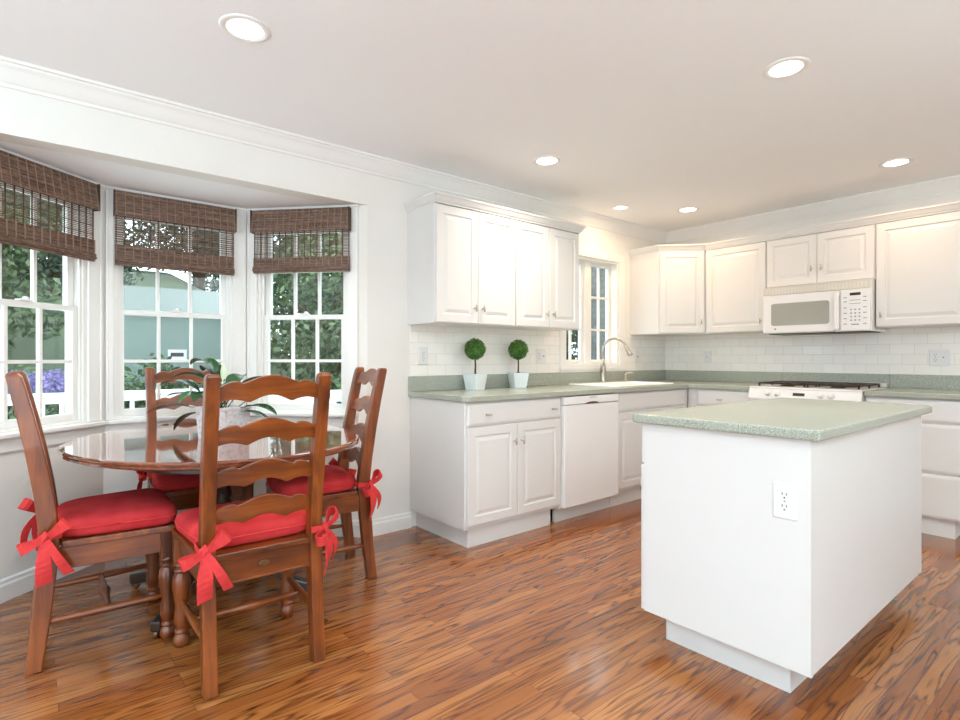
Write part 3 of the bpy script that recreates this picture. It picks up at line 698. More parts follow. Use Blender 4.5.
# ------------------------------------------------------------------ woven shades
def shade(label, P, rz, x0, x1, zt=2.092, zv=1.946, zf=1.775, zb=1.668):
    r = thing('woven_shade', label, 'window shade', (P.x, P.y, 0), rz)
    rnd = random.Random(int(x0 * 1000) + 5)
    MB().box((x0, -0.05, zt - 0.02), (x1, -0.026, zt)).build('headrail', M['bamboo_back'], r)
    def reeds(m, a, b, z0, z1, ya, yb, pitch, th, skip=0.0):
        z = z0
        while z < z1:
            t = (z - z0) / (z1 - z0); y = yb + (ya - yb) * (1 - t)
            h = th * rnd.uniform(0.75, 1.2)
            if rnd.random() >= skip: m.box((a + rnd.uniform(0, 0.004), y - 0.0025, z), (b - rnd.uniform(0, 0.004), y + 0.0005, min(z + h, z1)))
            z += pitch * rnd.uniform(0.85, 1.15)
    # valance: flared forward, lined
    v = MB(); yt, yl = -0.052, -0.075
    reeds(v, x0 - 0.006, x1 + 0.006, zv, zt, yl, yt, 0.0062, 0.0048)
    vo = v.build('valance', M['bamboo'], r)
    MB().loft([[(x0 - 0.005, yt, zt), (x1 + 0.005, yt, zt), (x1 + 0.005, yt + 0.003, zt), (x0 - 0.005, yt + 0.003, zt)], [(x0 - 0.005, yl, zv), (x1 + 0.005, yl, zv), (x1 + 0.005, yl + 0.003, zv), (x0 - 0.005, yl + 0.003, zv)]]).box((x0 - 0.006, yl, zv), (x0 - 0.003, -0.028, zt)).box((x1 + 0.003, yl, zv), (x1 + 0.006, -0.028, zt)).build('lining', M['bamboo_back'], vo)
    n = int((x1 - x0) / 0.042)
    for k in range(n + 1):
        x = x0 + 0.006 + k * (x1 - x0 - 0.012) / n
        MB().loft([[(x - 0.0015, yt - 0.005, zt), (x + 0.0017, yt - 0.005, zt), (x + 0.0017, yt, zt), (x - 0.0017, yt, zt)], [(x - 0.0017, yl - 0.005, zv), (x + 0.0017, yl - 0.005, zv), (x + 0.0017, yl, zv), (x - 0.0017, yl, zv)]]).build('cord', M['cord'], vo)
    # single open weave
    p = MB(); z = zf
    while z < zv + 0.03:
        g = rnd.choice((1, 1, 2))
        for q in range(g): p.box((x0, -0.040, z), (x1, -0.037, z + 0.0030)); z += 0.0040
        z += rnd.uniform(0.0035, 0.0065)
    po = p.build('panel', M['bamboo'], r)
    for k in range(n + 1):
        x = x0 + 0.006 + k * (x1 - x0 - 0.012) / n
        MB().box((x - 0.0022, -0.042, zf - 0.01), (x + 0.0022, -0.036, zt - 0.02)).build('cord', M['bamboo_back'], po)
    # gathered folds at the bottom
    f = MB(); reeds(f, x0, x1, zb, zf + 0.012, -0.048, -0.043, 0.0062, 0.005); reeds(f, x0, x1, zb + 0.012, zb + 0.04, -0.060, -0.054, 0.006, 0.005)
    fo = f.build('bottom_fold', M['bamboo'], r)
    MB().box((x0 + 0.001, -0.043, zb), (x1 - 0.001, -0.036, zf + 0.01)).box((x0 + 0.001, -0.055, zb + 0.01), (x1 - 0.001, -0.043, zb + 0.038)).build('lining', M['bamboo_back'], fo)
    for k in range(n + 1):
        x = x0 + 0.006 + k * (x1 - x0 - 0.012) / n
        MB().box((x - 0.0017, -0.053, zb + 0.04), (x + 0.0017, -0.046, zf + 0.01)).build('cord', M['cord'], fo)
    return r
shade('brown woven bamboo shade on the left angled bay window', B0, rzL, LL - 0.83, LL - 0.10)
shade('brown woven bamboo shade on the middle bay window', B1, R(90), 0.05, cY - 0.088)
shade('brown woven bamboo shade on the right angled bay window', B2, rzR, 0.075, 0.725, zb=1.688)

# ------------------------------------------------------------------ recessed lights
CANS = [(0.937, -4.424, 'recessed ceiling light nearest the bay, above the dining table'), (2.148, -2.504, 'recessed ceiling light directly above the island'),
        (0.698, -2.489, 'recessed ceiling light in front of the wall cabinets above the topiaries'), (2.121, -0.71, 'recessed ceiling light in front of the tall cabinet right of the microwave'),
        (0.659, -0.703, 'recessed ceiling light in front of the diagonal corner cabinet'), (0.329, -1.202, 'small recessed ceiling light above the sink and its window')]
for i, (x, y, lab) in enumerate(CANS):
    c = thing('recessed_light', lab, 'ceiling light', (x, y, ZC), 0, 'recessed ceiling lights'); q = 0.8 if i == 5 else 1.0
    MB().lathe([(0.068 * q, 0.0), (0.066 * q, -0.004), (0.085 * q, -0.006), (0.092 * q, -0.003), (0.093 * q, 0.0)], n=36).build('trim_ring', M['trim'], c)
    MB().lathe([(0.067 * q, -0.001), (0.067 * q, -0.003), (0.05 * q, -0.0045)], n=32).build('lens', M['lens'], c)
    area('can_lamp', (0, 0, -0.008), (0, 0, 0), 0.12 * q, 0, CAN_W * (0.42 if i > 2 else 0.95), CAN_C if i < 3 else CAN_WARM, 'DISK', c, 135 if i < 3 else 170)

# unseen uplighters added behind the camera to brighten the ceiling, each with its light
def uplighter(label, x, y, power, color):
    r = thing('fill_lamp', label, 'lamp', (x, y, 0), 0, 'added fill uplighters behind the camera')
    MB().lathe([(0.14, 0), (0.14, 0.018), (0.03, 0.03)], n=28).build('base', M['nickel'], r)
    MB().lathe([(0.013, 0.025), (0.013, 1.60)], n=14).build('pole', M['nickel'], r)
    MB().lathe([(0.02, 1.58), (0.12, 1.62), (0.2, 1.70), (0.205, 1.705), (0.19, 1.695), (0.11, 1.64), (0.01, 1.62)], n=32).build('lamp_shade', M['trim'], r)
    area('ceiling_fill', (0, 0, 1.70), (R(180), 0, 0), 0.34, 0, power, color, 'DISK', r)
uplighter('added nickel fill uplighter behind the camera, left of the rear window', 2.2, -6.5, 52, (0.58, 0.85, 1.0))
uplighter('added nickel fill uplighter behind the camera, right of the rear window', 4.0, -6.5, 52, (0.58, 0.85, 1.0))
uplighter('added nickel fill uplighter by the right wall, nearer the family room', 4.6, -4.6, 30, (0.78, 0.93, 1.0))
uplighter('added nickel fill uplighter by the right wall, nearer the kitchen', 4.6, -2.7, 30, (0.78, 0.93, 1.0))

# ------------------------------------------------------------------ dining table
TX, TY, TZ, TA, TB = 0.280, -4.350, 0.755, 0.728, 0.618
tb = thing('dining_table', 'oval polished mahogany pedestal dining table standing in the bay', 'table', (TX, TY, 0), 0.22)
m = MB(); N = 72
def ell(d, z): return [((TA + d) * math.cos(2 * math.pi * k / N), (TB + d) * math.sin(2 * math.pi * k / N), z) for k in range(N)]
m.loft([ell(-0.05, TZ - 0.032), ell(-0.016, TZ - 0.032), ell(-0.004, TZ - 0.026), ell(-0.002, TZ - 0.018), ell(-0.006, TZ - 0.014), ell(-0.001, TZ - 0.011), ell(0.0, TZ - 0.007), ell(-0.004, TZ - 0.002), ell(-0.012, TZ)])
m.build('tabletop', M['table'], tb)
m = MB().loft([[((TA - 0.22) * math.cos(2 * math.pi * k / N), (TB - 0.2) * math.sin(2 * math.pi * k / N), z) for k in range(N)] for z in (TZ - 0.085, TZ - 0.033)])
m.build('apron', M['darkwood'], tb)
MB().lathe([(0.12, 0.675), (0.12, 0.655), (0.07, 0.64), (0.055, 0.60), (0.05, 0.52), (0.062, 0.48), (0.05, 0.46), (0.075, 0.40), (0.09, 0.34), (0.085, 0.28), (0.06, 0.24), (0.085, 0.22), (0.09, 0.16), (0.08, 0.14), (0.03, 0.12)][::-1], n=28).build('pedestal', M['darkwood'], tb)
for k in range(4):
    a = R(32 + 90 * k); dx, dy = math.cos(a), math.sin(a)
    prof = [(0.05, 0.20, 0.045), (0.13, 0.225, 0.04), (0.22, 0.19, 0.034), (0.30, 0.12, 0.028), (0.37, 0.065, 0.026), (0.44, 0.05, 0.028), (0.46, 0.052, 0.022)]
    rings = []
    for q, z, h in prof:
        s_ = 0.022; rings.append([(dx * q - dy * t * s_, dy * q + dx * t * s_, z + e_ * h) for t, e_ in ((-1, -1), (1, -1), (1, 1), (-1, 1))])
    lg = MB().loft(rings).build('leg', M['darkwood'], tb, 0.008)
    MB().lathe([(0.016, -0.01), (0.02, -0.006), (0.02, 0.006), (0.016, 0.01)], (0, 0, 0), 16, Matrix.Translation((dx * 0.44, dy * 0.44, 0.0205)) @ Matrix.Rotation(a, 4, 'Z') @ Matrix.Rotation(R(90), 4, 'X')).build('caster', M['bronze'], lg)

# ------------------------------------------------------------------ chairs
def post_y(z):
    K = [(0, -0.225), (0.25, -0.196), (0.45, -0.180), (0.52, -0.180), (0.70, -0.204), (0.85, -0.232), (1.0, -0.262), (1.09, -0.284)]
    for (a, u), (b, v) in zip(K, K[1:]):
        if z <= b: return u + (v - u) * (z - a) / (b - a)
    return K[-1][1]
def make_chair(label):
    r = thing('dining_chair', label, 'chair', group='ladder-back chairs around the oval table')
    for sx in (-1, 1):
        rings = []
        for z, dp in ((0, 0.05), (0.2, 0.056), (0.42, 0.062), (0.5, 0.062), (0.62, 0.06), (0.78, 0.056), (0.92, 0.052), (1.04, 0.048), (1.075, 0.046)):
            x = sx * (0.186 + 0.003 * z); y = post_y(z); hw_ = 0.0225
            rings.append([(x - hw_, y - dp / 2, z), (x + hw_, y - dp / 2, z), (x + hw_, y + dp / 2, z), (x - hw_, y + dp / 2, z)])
        x = sx * 0.1892; y = post_y(1.086)
        rings.append([(x - 0.018, y - 0.018, 1.087), (x + 0.018, y - 0.018, 1.087), (x + 0.018, y + 0.016, 1.087), (x - 0.018, y + 0.016, 1.087)])
        MB().loft(rings).build('rear_post', M['pine_z'], r, 0.005)
        fx = sx * 0.208; fy = 0.2
        m = MB().box((fx - 0.028, fy - 0.028, 0.335), (fx + 0.028, fy + 0.028, 0.437))
        m.lathe([(0.0192, 0), (0.0252, 0.006), (0.0312, 0.022), (0.0288, 0.04), (0.0204, 0.052), (0.0264, 0.058), (0.0264, 0.064), (0.0192, 0.07), (0.0216, 0.082), (0.0276, 0.1), (0.0264, 0.13), (0.0228, 0.16), (0.0264, 0.19), (0.0324, 0.225), (0.0342, 0.25), (0.0312, 0.275), (0.0216, 0.293), (0.0288, 0.299), (0.0288, 0.307), (0.0204, 0.312), (0.0288, 0.318), (0.0312, 0.326), (0.0264, 0.336)], (fx, fy, 0), 20)
        m.build('front_leg', M['pine_z'], r, 0.002)
        # side stretcher, slightly cigar-shaped
        m = MB(); ps = []; rs = []
        for k in range(9):
            t = k / 8; ps.append((sx * (0.192 + 0.016 * t), -0.2 + 0.4 * t, 0.172 + 0.004 * t)); rs.append(0.009 + 0.006 * math.sin(math.pi * t))
        m.tube(ps, rs, 12).build('side_stretcher', M['pine_y'], r)
        y0_ = post_y(0.4) + 0.03
        MB().loft([[(sx * 0.186, y0_, 0.357), (sx * 0.206, y0_, 0.357), (sx * 0.206, y0_, 0.437), (sx * 0.186, y0_, 0.437)], [(sx * 0.2, 0.178, 0.357), (sx * 0.221, 0.178, 0.357), (sx * 0.221, 0.178, 0.437), (sx * 0.2, 0.178, 0.437)]]).build('side_apron', M['pine_y'], r, 0.002)
    ps = []; rs = []
    for k in range(13):
        t = k / 12; ps.append((-0.2 + 0.4 * t, 0.0, 0.174)); rs.append(0.008 + 0.005 * math.sin(math.pi * t) + (0.009 * math.exp(-((t - 0.5) / 0.09) ** 2)))
    MB().tube(ps, rs, 12).build('cross_stretcher', M['pine_x'], r)
    ra = MB().box((-0.17, -0.192, 0.352), (0.17, -0.170, 0.437)).box((-0.17, -0.196, 0.350), (0.17, -0.168, 0.358)).build('rear_apron', M['pine_x'], r, 0.002)
    MB().lathe([(0.02, 0), (0.02, 0.002), (0.016, 0.003)], (0, 0, 0), 18, Matrix.Translation((0.0, -0.1925, 0.398)) @ Matrix.Diagonal((1, 1, 0.55, 1)) @ Matrix.Rotation(R(90), 4, 'X')).build('medallion', M['bronze'], ra)
    MB().box((-0.185, 0.196, 0.357), (0.185, 0.216, 0.437)).build('front_apron', M['pine_x'], r, 0.002)
    MB().prism([(-0.165, -0.204), (0.165, -0.204), (0.165, -0.146), (0.212, -0.146), (0.238, 0.232), (-0.238, 0.232), (-0.212, -0.146), (-0.165, -0.146)], 0.437, 0.462).build('seat', M['pine_x'], r, 0.004)
    for zc_ in (1.083, 0.932, 0.783, 0.652):
        zb_ = zc_ - 0.045; X = 0.174; top = []; bot = []
        for k in range(41):
            u = -1 + k / 20; au = abs(u)
            # ends rise to a shoulder, a small notch, then the main arch; scalloped below
            if au > 0.56: t = (1 - au) / 0.44; h = 0.024 * math.sin(t * math.pi * 0.64)
            else: t = 1 - au / 0.56; h = 0.0165 + 0.0275 * math.sin(t * math.pi / 2) ** 1.2
            top.append((u * X, zb_ + h))
            if au > 0.42: t = (1 - au) / 0.58; hb = 0.011 * math.sin(t * math.pi) - 0.001 * t
            else: t = 1 - au / 0.42; hb = -0.001 + 0.024 * math.sin(t * math.pi / 2) ** 1.1
            bot.append((u * X, zb_ - 0.049 + hb))
        rings = []
        for (xt, zt_), (xb, zb2) in zip(top, bot):
            bow_ = -0.014 * (1 - (xt / X) ** 2)
            yt_ = post_y(zt_) + bow_; yb_ = post_y(zb2) + bow_
            rings.append([(xt, yt_ - 0.009, zt_), (xt, yt_ + 0.009, zt_), (xb, yb_ + 0.009, zb2), (xb, yb_ - 0.009, zb2)])
        MB().loft(rings).build('slat', M['pine_x'], r, 0.0025)
    return r
def make_cushion(label, outs):
    r = thing('seat_cushion', label, 'cushion', group='red seat cushions tied to the chairs')
    def ring(d, z, n=48):
        pts = []
        for k in range(n):
            a = 2 * math.pi * k / n; c_, s_ = math.cos(a), math.sin(a); e_ = 2 / 7.0
            x = math.copysign(abs(c_) ** e_, c_); y = math.copysign(abs(s_) ** e_, s_)
            yy = y * (0.2 - d); wd = 0.222 + 0.018 * y - d - 0.018 * max(0, -y) ** 3
            pts.append((x * wd, yy + 0.040, z))
        return pts
    z0 = 0.4635
    m = MB().loft([ring(0.016, z0), ring(0.003, z0 + 0.008), ring(0.0, z0 + 0.02), ring(0.0, z0 + 0.044), ring(0.004, z0 + 0.056), ring(0.014, z0 + 0.066), ring(0.035, z0 + 0.074), ring(0.08, z0 + 0.080), ring(0.14, z0 + 0.083), ring(0.185, z0 + 0.084)], smooth=True)
    pad = m.build('pad', M['cushion'], r)
    # piping along the seam
    pr = ring(-0.001, z0 + 0.036); m = MB(); pr2 = [Vector(p) for p in pr] + [Vector(pr[0])]
    m.tube(pr2, 0.003, 6).build('piping', M['ribbon'], pad)
    for sx in (-1, 1):
        b = MB(); px, py, pz = sx * 0.193, -0.18, 0.492
        # band round the post
        o = 0.0255; oy = 0.0345
        band = [(px - sx * 0.02, py + oy + 0.02, pz + 0.004), (px - sx * o, py + oy, pz), (px - sx * o, py - oy, pz - 0.002), (px + sx * o, py - oy, pz - 0.004), (px + sx * o, py + oy, pz), (px - sx * 0.01, py + oy + 0.01, pz + 0.004)]
        b.strip(band, [(0, 0, 0.012)] * len(band))
        # knot on the outer rear corner
        out = Vector(outs[0] if sx < 0 else outs[1]).normalized(); side = Vector((-out.y, out.x, 0)); K = Vector((px, py, pz - 0.004)) + Vector((out.x * 0.032, out.y * 0.041, 0))
        kn = [K - side * 0.012 + out * 0.002 + Vector((0, 0, 0.014)), K + out * 0.012 + Vector((0, 0, 0.002)), K + side * 0.012 + out * 0.002 - Vector((0, 0, 0.012))]
        b.strip(kn, [tuple(side * 0.010 + Vector((0, 0, 0.012)))] * 3, 0.004)
        Z = Vector((0, 0, 1))
        def loop(dirv, ln, wd):
            p0 = K; q = [p0 + out * 0.004]
            for k in range(1, 8):
                t = k / 8; q.append(p0 + dirv * ln * math.sin(math.pi * t) ** 0.8 + out * (0.004 + 0.034 * math.sin(2 * math.pi * t) * 0.55 + 0.012))
            q.append(p0 + out * 0.006)
            wv = dirv.cross(out).normalized()
            ws = [tuple(wv * wd * (0.45 + 0.55 * math.sin(math.pi * k / 8))) for k in range(9)]
            b.strip(q, ws)
        loop((side * 0.75 + Z * 0.62).normalized(), 0.085, 0.023)
        loop((-side * 0.86 - Z * 0.34).normalized(), 0.08, 0.021)
        def tail(dx, ln, wd, sway):
            q = []; ws = []
            for k in range(9):
                t = k / 8
                q.append(K + side * (dx * t ** 0.8) + out * (0.008 + sway * math.sin(math.pi * t) * 0.5) - Z * (ln * t) )
                wv = (side + out * 0.25 * math.sin(t * 5)).normalized()
                ws.append(tuple(wv * wd * (0.5 + 0.5 * min(1, t * 2.2)) + Z * wd * 0.25 * (t > 0.95)))
            b.strip(q, ws)
        tail(-0.004, 0.165, 0.024, 0.03)
        tail(0.07, 0.135, 0.017, 0.045)
        b.build('tie_bow', M['ribbon'], r)
    return r
CH = [((0.925, -4.402), R(87.5), 'pine ladder-back chair nearest the camera, its back turned to us'),
      ((0.398, -4.825), R(-1.5), 'pine ladder-back chair at the left end of the table, seen from the side'),
      ((-0.225, -4.34), R(-90), 'pine ladder-back chair behind the table, in front of the middle bay window'),
      ((0.362, -3.880), R(170.3), 'pine ladder-back chair at the right end of the table, beside the cabinets')]
CU = ['red tied seat cushion on the chair nearest the camera', 'red tied seat cushion on the chair at the left end of the table',
      'red tied seat cushion on the chair behind the table', 'red tied seat cushion on the chair at the right end of the table']
c0 = make_chair(CH[0][2]); k0 = make_cushion(CU[0], ((-0.15, -0.99, 0), (0.7, -0.7, 0))); k1 = make_cushion(CU[1], ((-0.75, -0.65, 0), (0.97, -0.22, 0)))
for i, ((x, y), rz_, lab) in enumerate(CH):
    if i == 0:
        for o in (c0, k0): o.location = (x, y, 0); o.rotation_euler = (0, 0, rz_)
    else:
        dup(c0, (x, y, 0), rz_, lab)
        if i == 1: k1.location = (x, y, 0); k1.rotation_euler = (0, 0, rz_)
        else: dup(k1, (x, y, 0), rz_, CU[i])

# ------------------------------------------------------------------ plant on the table
pl = thing('peace_lily', 'dark green peace lily in a crackled white pot on the oval table', 'plant', (0.345, -4.35, TZ), R(20))
sq = lambda h, z: [(-h, -h, z), (h, -h, z), (h, h, z), (-h, h, z)]
MB().loft([sq(0.078, 0), sq(0.086, 0.14), sq(0.090, 0.142), sq(0.090, 0.155), sq(0.078, 0.155), sq(0.075, 0.13)]).build('pot', M['crackle'], pl, 0.006)
MB().box((-0.075, -0.075, 0.12), (0.075, 0.075, 0.135)).build('soil', M['soil'], pl)
rnd = random.Random(11)
def blade(m, base, az, stem, ln, wd, lift, droop, mat=None, fold=0.25):
    d_ = Vector((math.cos(az), math.sin(az), 0)); sd_ = Vector((-math.sin(az), math.cos(az), 0)); Z = Vector((0, 0, 1))
    p = Vector(base); pts = [p.copy()]; ang = lift; n = 12; rows = []
    tip = p + d_ * stem * math.cos(lift) + Z * stem * math.sin(lift)
    m.tube([p, (p + tip) / 2 + Z * 0.008, tip], 0.0025, 6)
    p = tip
    for k in range(n + 1):
        t = k / n; wv = wd * math.sin(math.pi * min(1, t * 0.96 + 0.03)) ** 0.75 * (1 - 0.35 * t)
        t_ = d_ * math.cos(ang) + Z * math.sin(ang); nn = sd_.cross(t_)
        rows.append([p - sd_ * wv + nn * wv * fold * -1, p - sd_ * wv * 0.5 - nn * wv * fold * 0.35, p, p + sd_ * wv * 0.5 - nn * wv * fold * 0.35, p + sd_ * wv - nn * wv * fold])
        p = p + t_ * (ln / n); ang -= droop / n
    m.loft([[tuple(q) for q in r_] for r_ in rows], smooth=True, cap=False, closed=False)
m = MB()
spec = [(-132, .19, .15, .055, 76, 125), (-160, .17, .15, .05, 68, 115), (-112, .13, .19, .046, 62, 100), (-128, .14, .20, .040, 42, 70), (-138, .14, .20, .034, 24, 45), (-122, .13, .20, .034, 10, 40), (-132, .10, .18, .038, -4, 60),
        (50, .13, .20, .042, 48, 62), (64, .13, .20, .040, 32, 60), (36, .11, .18, .036, 12, 50), (52, .12, .18, .034, 0, 55), (20, .12, .17, .04, 45, 95),
        (-40, .10, .16, .040, 42, 95), (-15, .10, .16, .040, 58, 105), (-70, .11, .17, .042, 38, 95), (140, .12, .18, .040, 58, 80), (105, .12, .18, .040, 48, 80), (172, .12, .18, .040, 46, 80)]
for az, st, ln, wd, li, dr_ in spec:
    blade(m, (rnd.uniform(-.03, .03), rnd.uniform(-.03, .03), 0.13), R(az - 20), st, ln, wd * 1.3, R(li), R(dr_))
m.build('foliage', M['leaf_lily'], pl)
m = MB(); blade(m, (0.0, 0.0, 0.13), R(-70), 0.15, 0.085, 0.022, R(88), R(-8), fold=0.5)
m.build('spathe', M['leaf_spathe'], pl)

# small bronze shade-cord cleat on the left bay wall
cl = thing('cord_cleat', 'tiny bronze cord cleat on the bay wall left of the table', 'cleat', (B0.x, B0.y, 0), rzL)
MB().box((LL - 0.062, -0.012, 0.535), (LL - 0.048, 0, 0.575)).box((LL - 0.072, -0.018, 0.56), (LL - 0.038, -0.010, 0.572)).box((LL - 0.072, -0.018, 0.538), (LL - 0.045, -0.010, 0.548)).build('cleat_body', M['bronze'], cl, 0.003)

# ------------------------------------------------------------------ outdoors
def sm(t): t = max(0, min(1, t)); return t * t * (3 - 2 * t)
def ground_z(x, y): return -0.45 + 3.6 * sm((-4.5 - x) / 11.0) * sm((0.5 - y) / 3.0 + 0.35) + 0.5 * sm((-4 - x) / 8)
m = MB(); nx, ny = 40, 40; X0, X1, Y0, Y1 = -34, -0.8, -30, 26
for i in range(nx + 1):
    for j in range(ny + 1):
        x = X0 + (X1 - X0) * i / nx; y = Y0 + (Y1 - Y0) * j / ny; m.v.append((x, y, ground_z(x, y)))
for i in range(nx):
    for j in range(ny): a = i * (ny + 1) + j; m.f.append([a, a + 1, a + ny + 2, a + ny + 1])
g = m.build('lawn', M['lawn']); struct(g)
struct(MB().box((-3.42, -9.0, -0.12), (-0.76, -3.15, -0.06)).build('deck_floor', M['deck']))
def railing(label, P, Q):
    d_ = Vector(Q) - Vector(P); ln = d_.length; r = thing('deck_railing', label, 'railing', (P[0], P[1], -0.06), math.atan2(d_.y, d_.x))
    MB().box((0, -0.045, 0.83), (ln, 0.045, 0.87)).box((0, -0.02, 0.77), (ln, 0.02, 0.83)).build('top_rail', M['vinyl'], r, 0.006)
    MB().box((0, -0.02, 0.08), (ln, 0.02, 0.13)).build('bottom_rail', M['vinyl'], r)
    n = int(ln / 0.14)
    for k in range(n):
        x = (k + 0.5) * ln / n; MB().box((x - 0.018, -0.018, 0.13), (x + 0.018, 0.018, 0.77)).build('baluster', M['vinyl'], r)
    for x in (0.05, ln - 0.05): MB().box((x - 0.05, -0.05, 0), (x + 0.05, 0.05, 0.95)).build('post', M['vinyl'], r, 0.005)
railing('white deck railing running parallel to the middle bay window', (-3.35, -8.0), (-3.35, -3.2))
railing('white deck railing running out from the house past the right bay window', (-3.25, -3.2), (-0.80, -3.2))
# shed
sh = thing('garden_shed', 'pale green garden shed beyond the deck, seen through the middle window', 'shed', (-8.0, -2.95, 0))
MB().box((-2, -0.85, -0.3), (0, 0.85, 1.95)).build('wall', M['shed'], sh)
MB().loft([[(-2.1, y, 1.95), (0.12, y, 1.95), (-1.0, y, 2.5)] for y in (-0.95, 0.95)]).build('roof', M['shedroof'], sh)
vt = MB().box((0, -0.18, 1.11), (0.02, 0.12, 1.29)).build('vent_frame', M['vinyl'], sh)
MB().box((0.02, -0.14, 1.165), (0.026, 0.07, 1.235)).build('vent_slot', M['dark'], vt)
# neighbouring wing with grey shingles
hs = thing('shingled_wing', 'grey shingled house wing seen through the kitchen window', 'building', (-4.0, 3.7, 0))
MB().box((0, 0, -0.5), (3.6, 4, 4.2)).build('wall', M['shingle'], hs)
MB().loft([[(-0.2, y, 4.2), (3.8, y, 4.2), (1.8, y, 5.6)] for y in (-0.2, 4.2)]).build('roof', M['shingle'], hs)

def crown_mesh(m, blobs, n, size, rnd):
    tot = sum(b[3] ** 2 for b in blobs)
    for bx, by, bz, br, sq_ in blobs:
        for dv in sphere_dirs(max(20, int(n * br * br / tot))):
            q = br * (0.45 + 0.6 * rnd.random() ** 0.6)
            p = Vector((bx + dv.x * q, by + dv.y * q, bz + dv.z * q * sq_))
            nn = (dv * 0.7 + Vector((rnd.uniform(-1, 1), rnd.uniform(-1, 1), rnd.uniform(-.6, 1)))).normalized()
            leaf_quad(m, p, nn, size * rnd.uniform(0.7, 1.4), rnd)
def make_tree(name, label, h, kind, seed, n=5200, size=0.13, cat='tree', group=None):
    n = int(n * 1.6); size = size * 1.1
    rnd = random.Random(seed); r = thing(name, label, cat, group=group)
    m = MB().tube([(0, 0, -0.6), (0.05, 0, h * 0.3), (-0.04, 0.05, h * 0.65), (0, 0, h * 0.9)], [0.17, 0.13, 0.08, 0.03], 9)
    for k in range(7):
        a = k * 2.4; z = h * (0.22 + 0.08 * k); m.tube([(0, 0, z), (math.cos(a) * h * 0.13, math.sin(a) * h * 0.13, z + h * 0.05), (math.cos(a) * h * 0.24, math.sin(a) * h * 0.24, z + h * 0.1)], [0.05, 0.035, 0.012], 6)
    m.build('trunk', M['bark'], r)
    blobs = []
    if kind == 'round':
        for k in range(15): a = k * 2.4; q = h * 0.18 * math.sqrt((k + 0.5) / 15) * 1.2; blobs.append((math.cos(a) * q, math.sin(a) * q, h * (0.15 + 0.72 * ((k * 7) % 15) / 15), h * 0.13, 0.8))
    else:
        for k in range(13):
            t = k / 12; q = h * 0.22 * (1 - t)
            for j in range(4 if k < 9 else 1): a = k * 1.1 + j * 1.57; blobs.append((math.cos(a) * q * 0.6, math.sin(a) * q * 0.6, h * (0.1 + 0.85 * t), h * (0.05 + 0.10 * (1 - t)), 0.5))
    m = MB(); crown_mesh(m, blobs, n, size, rnd)
    m.build('foliage', M[{'round': 'leaf_a', 'pine': 'leaf_b', }[kind]], r)
    return r
G = 'trees in the garden'
tA = make_tree('leafy_tree', 'leafy tree filling the right bay window, closest to the deck', 6.0, 'round', 1, group=G)
tB = make_tree('evergreen_tree', 'dark evergreen behind the leafy tree of the right bay window', 7.0, 'pine', 2, group=G)
def place(t, x, y, s, rz_): t.location = (x, y, ground_z(x, y)); t.scale = (s, s, s); t.rotation_euler = (0, 0, rz_)
place(tA, -5.6, -0.9, 0.78, 0.4); place(tB, -9.6, 0.3, 1.0, 1.0)
more = [('A', -6.2, 5.4, 0.85, 'leafy tree seen through the left sash of the kitchen window'), ('B', -13.6, -1.4, 1.0, 'dark evergreen straight behind the garden shed'),
        ('A', -18.0, -4.2, 1.1, 'leafy tree on the rise to the left behind the shed'), ('B', -11.2, -4.6, 0.9, 'dark evergreen behind the yellow-green maple'),
        ('A', -14.0, -9.6, 1.1, 'leafy tree at the far left beyond the deck'), ('A', -13.4, 2.6, 1.2, 'tall leafy tree at the back of the right bay window'), ('B', -18.6, 0.6, 1.0, 'dark evergreen far back on the rise, right of the shed')]
for i, (k, x, y, s, lab) in enumerate(more):
    t = dup(tA if k == 'A' else tB, (0, 0, 0), 0, lab); place(t, x, y, s, i * 1.3)
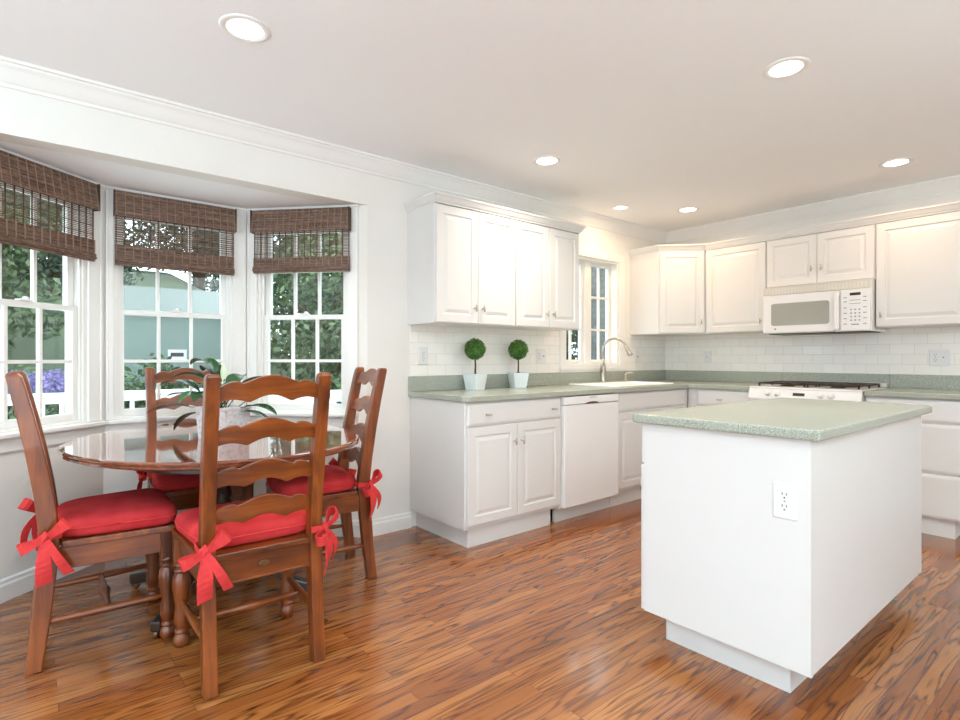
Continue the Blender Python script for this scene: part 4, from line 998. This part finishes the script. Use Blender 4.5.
tY = make_tree('maple_tree', 'yellow-green maple filling the top of the left bay window', 5.2, 'round', 5, 3600, 0.13, group=G)
tY.children[1].data.materials.clear(); tY.children[1].data.materials.append(M['leaf_y']); place(tY, -8.2, -5.9, 0.95, 0.2)
def make_shrub(name, label, rad, hgt, n, size, seed, flowers=0, group=None):
    rnd = random.Random(seed); r = thing(name, label, 'shrub', group=group); m = MB()
    bl = [(math.cos(k * 2.4) * rad * 0.5, math.sin(k * 2.4) * rad * 0.5, hgt * (0.35 + 0.3 * (k % 3) / 2), rad * 0.55, hgt / rad * 0.75) for k in range(7)]
    crown_mesh(m, bl, n, size, rnd); m.build('foliage', M['leaf_s'], r)
    MB().tube([(0, 0, -0.2), (0, 0, hgt * 0.5)], 0.03, 7).tube([(0, 0, 0), (rad * 0.4, 0.1, hgt * 0.5)], 0.02, 6).tube([(0, 0, 0), (-rad * 0.4, -0.1, hgt * 0.5)], 0.02, 6).build('stems', M['bark'], r)
    if flowers:
        m = MB()
        bl2 = [(b[0], b[1], hgt * 0.86, rad * 0.5, 0.42) for b in bl]
        crown_mesh(m, bl2, flowers, 0.05, rnd); m.build('blossoms', M['petal'], r)
    return r
s1 = make_shrub('garden_shrub', 'green shrub behind the deck railing, left of the shed vent', 0.55, 1.3, 1500, 0.10, 21, group='shrubs behind the deck railing')
s1.location = (-5.3, -3.95, ground_z(-5.3, -3.95))
for x, y, sc, lab in ((-4.3, -3.1, 0.9, 'green shrub behind the deck railing, near the deck corner'), (-4.2, -1.9, 1.0, 'green shrub beside the deck corner, low in the right bay window'), (-2.6, -1.4, 1.1, 'big green shrub close to the house, low right in the right bay window'), (-6.6, -3.3, 0.85, 'green shrub farther behind the deck railing, in front of the shed')):
    t = dup(s1, (x, y, ground_z(x, y)), x, lab); t.scale = (sc, sc, sc)
f1 = make_shrub('flowering_shrub', 'shrub of purple flowers behind the deck railing in the left bay window', 0.75, 1.5, 1400, 0.10, 31, 1800)
f1.location = (-4.6, -5.1, ground_z(-4.6, -5.1))
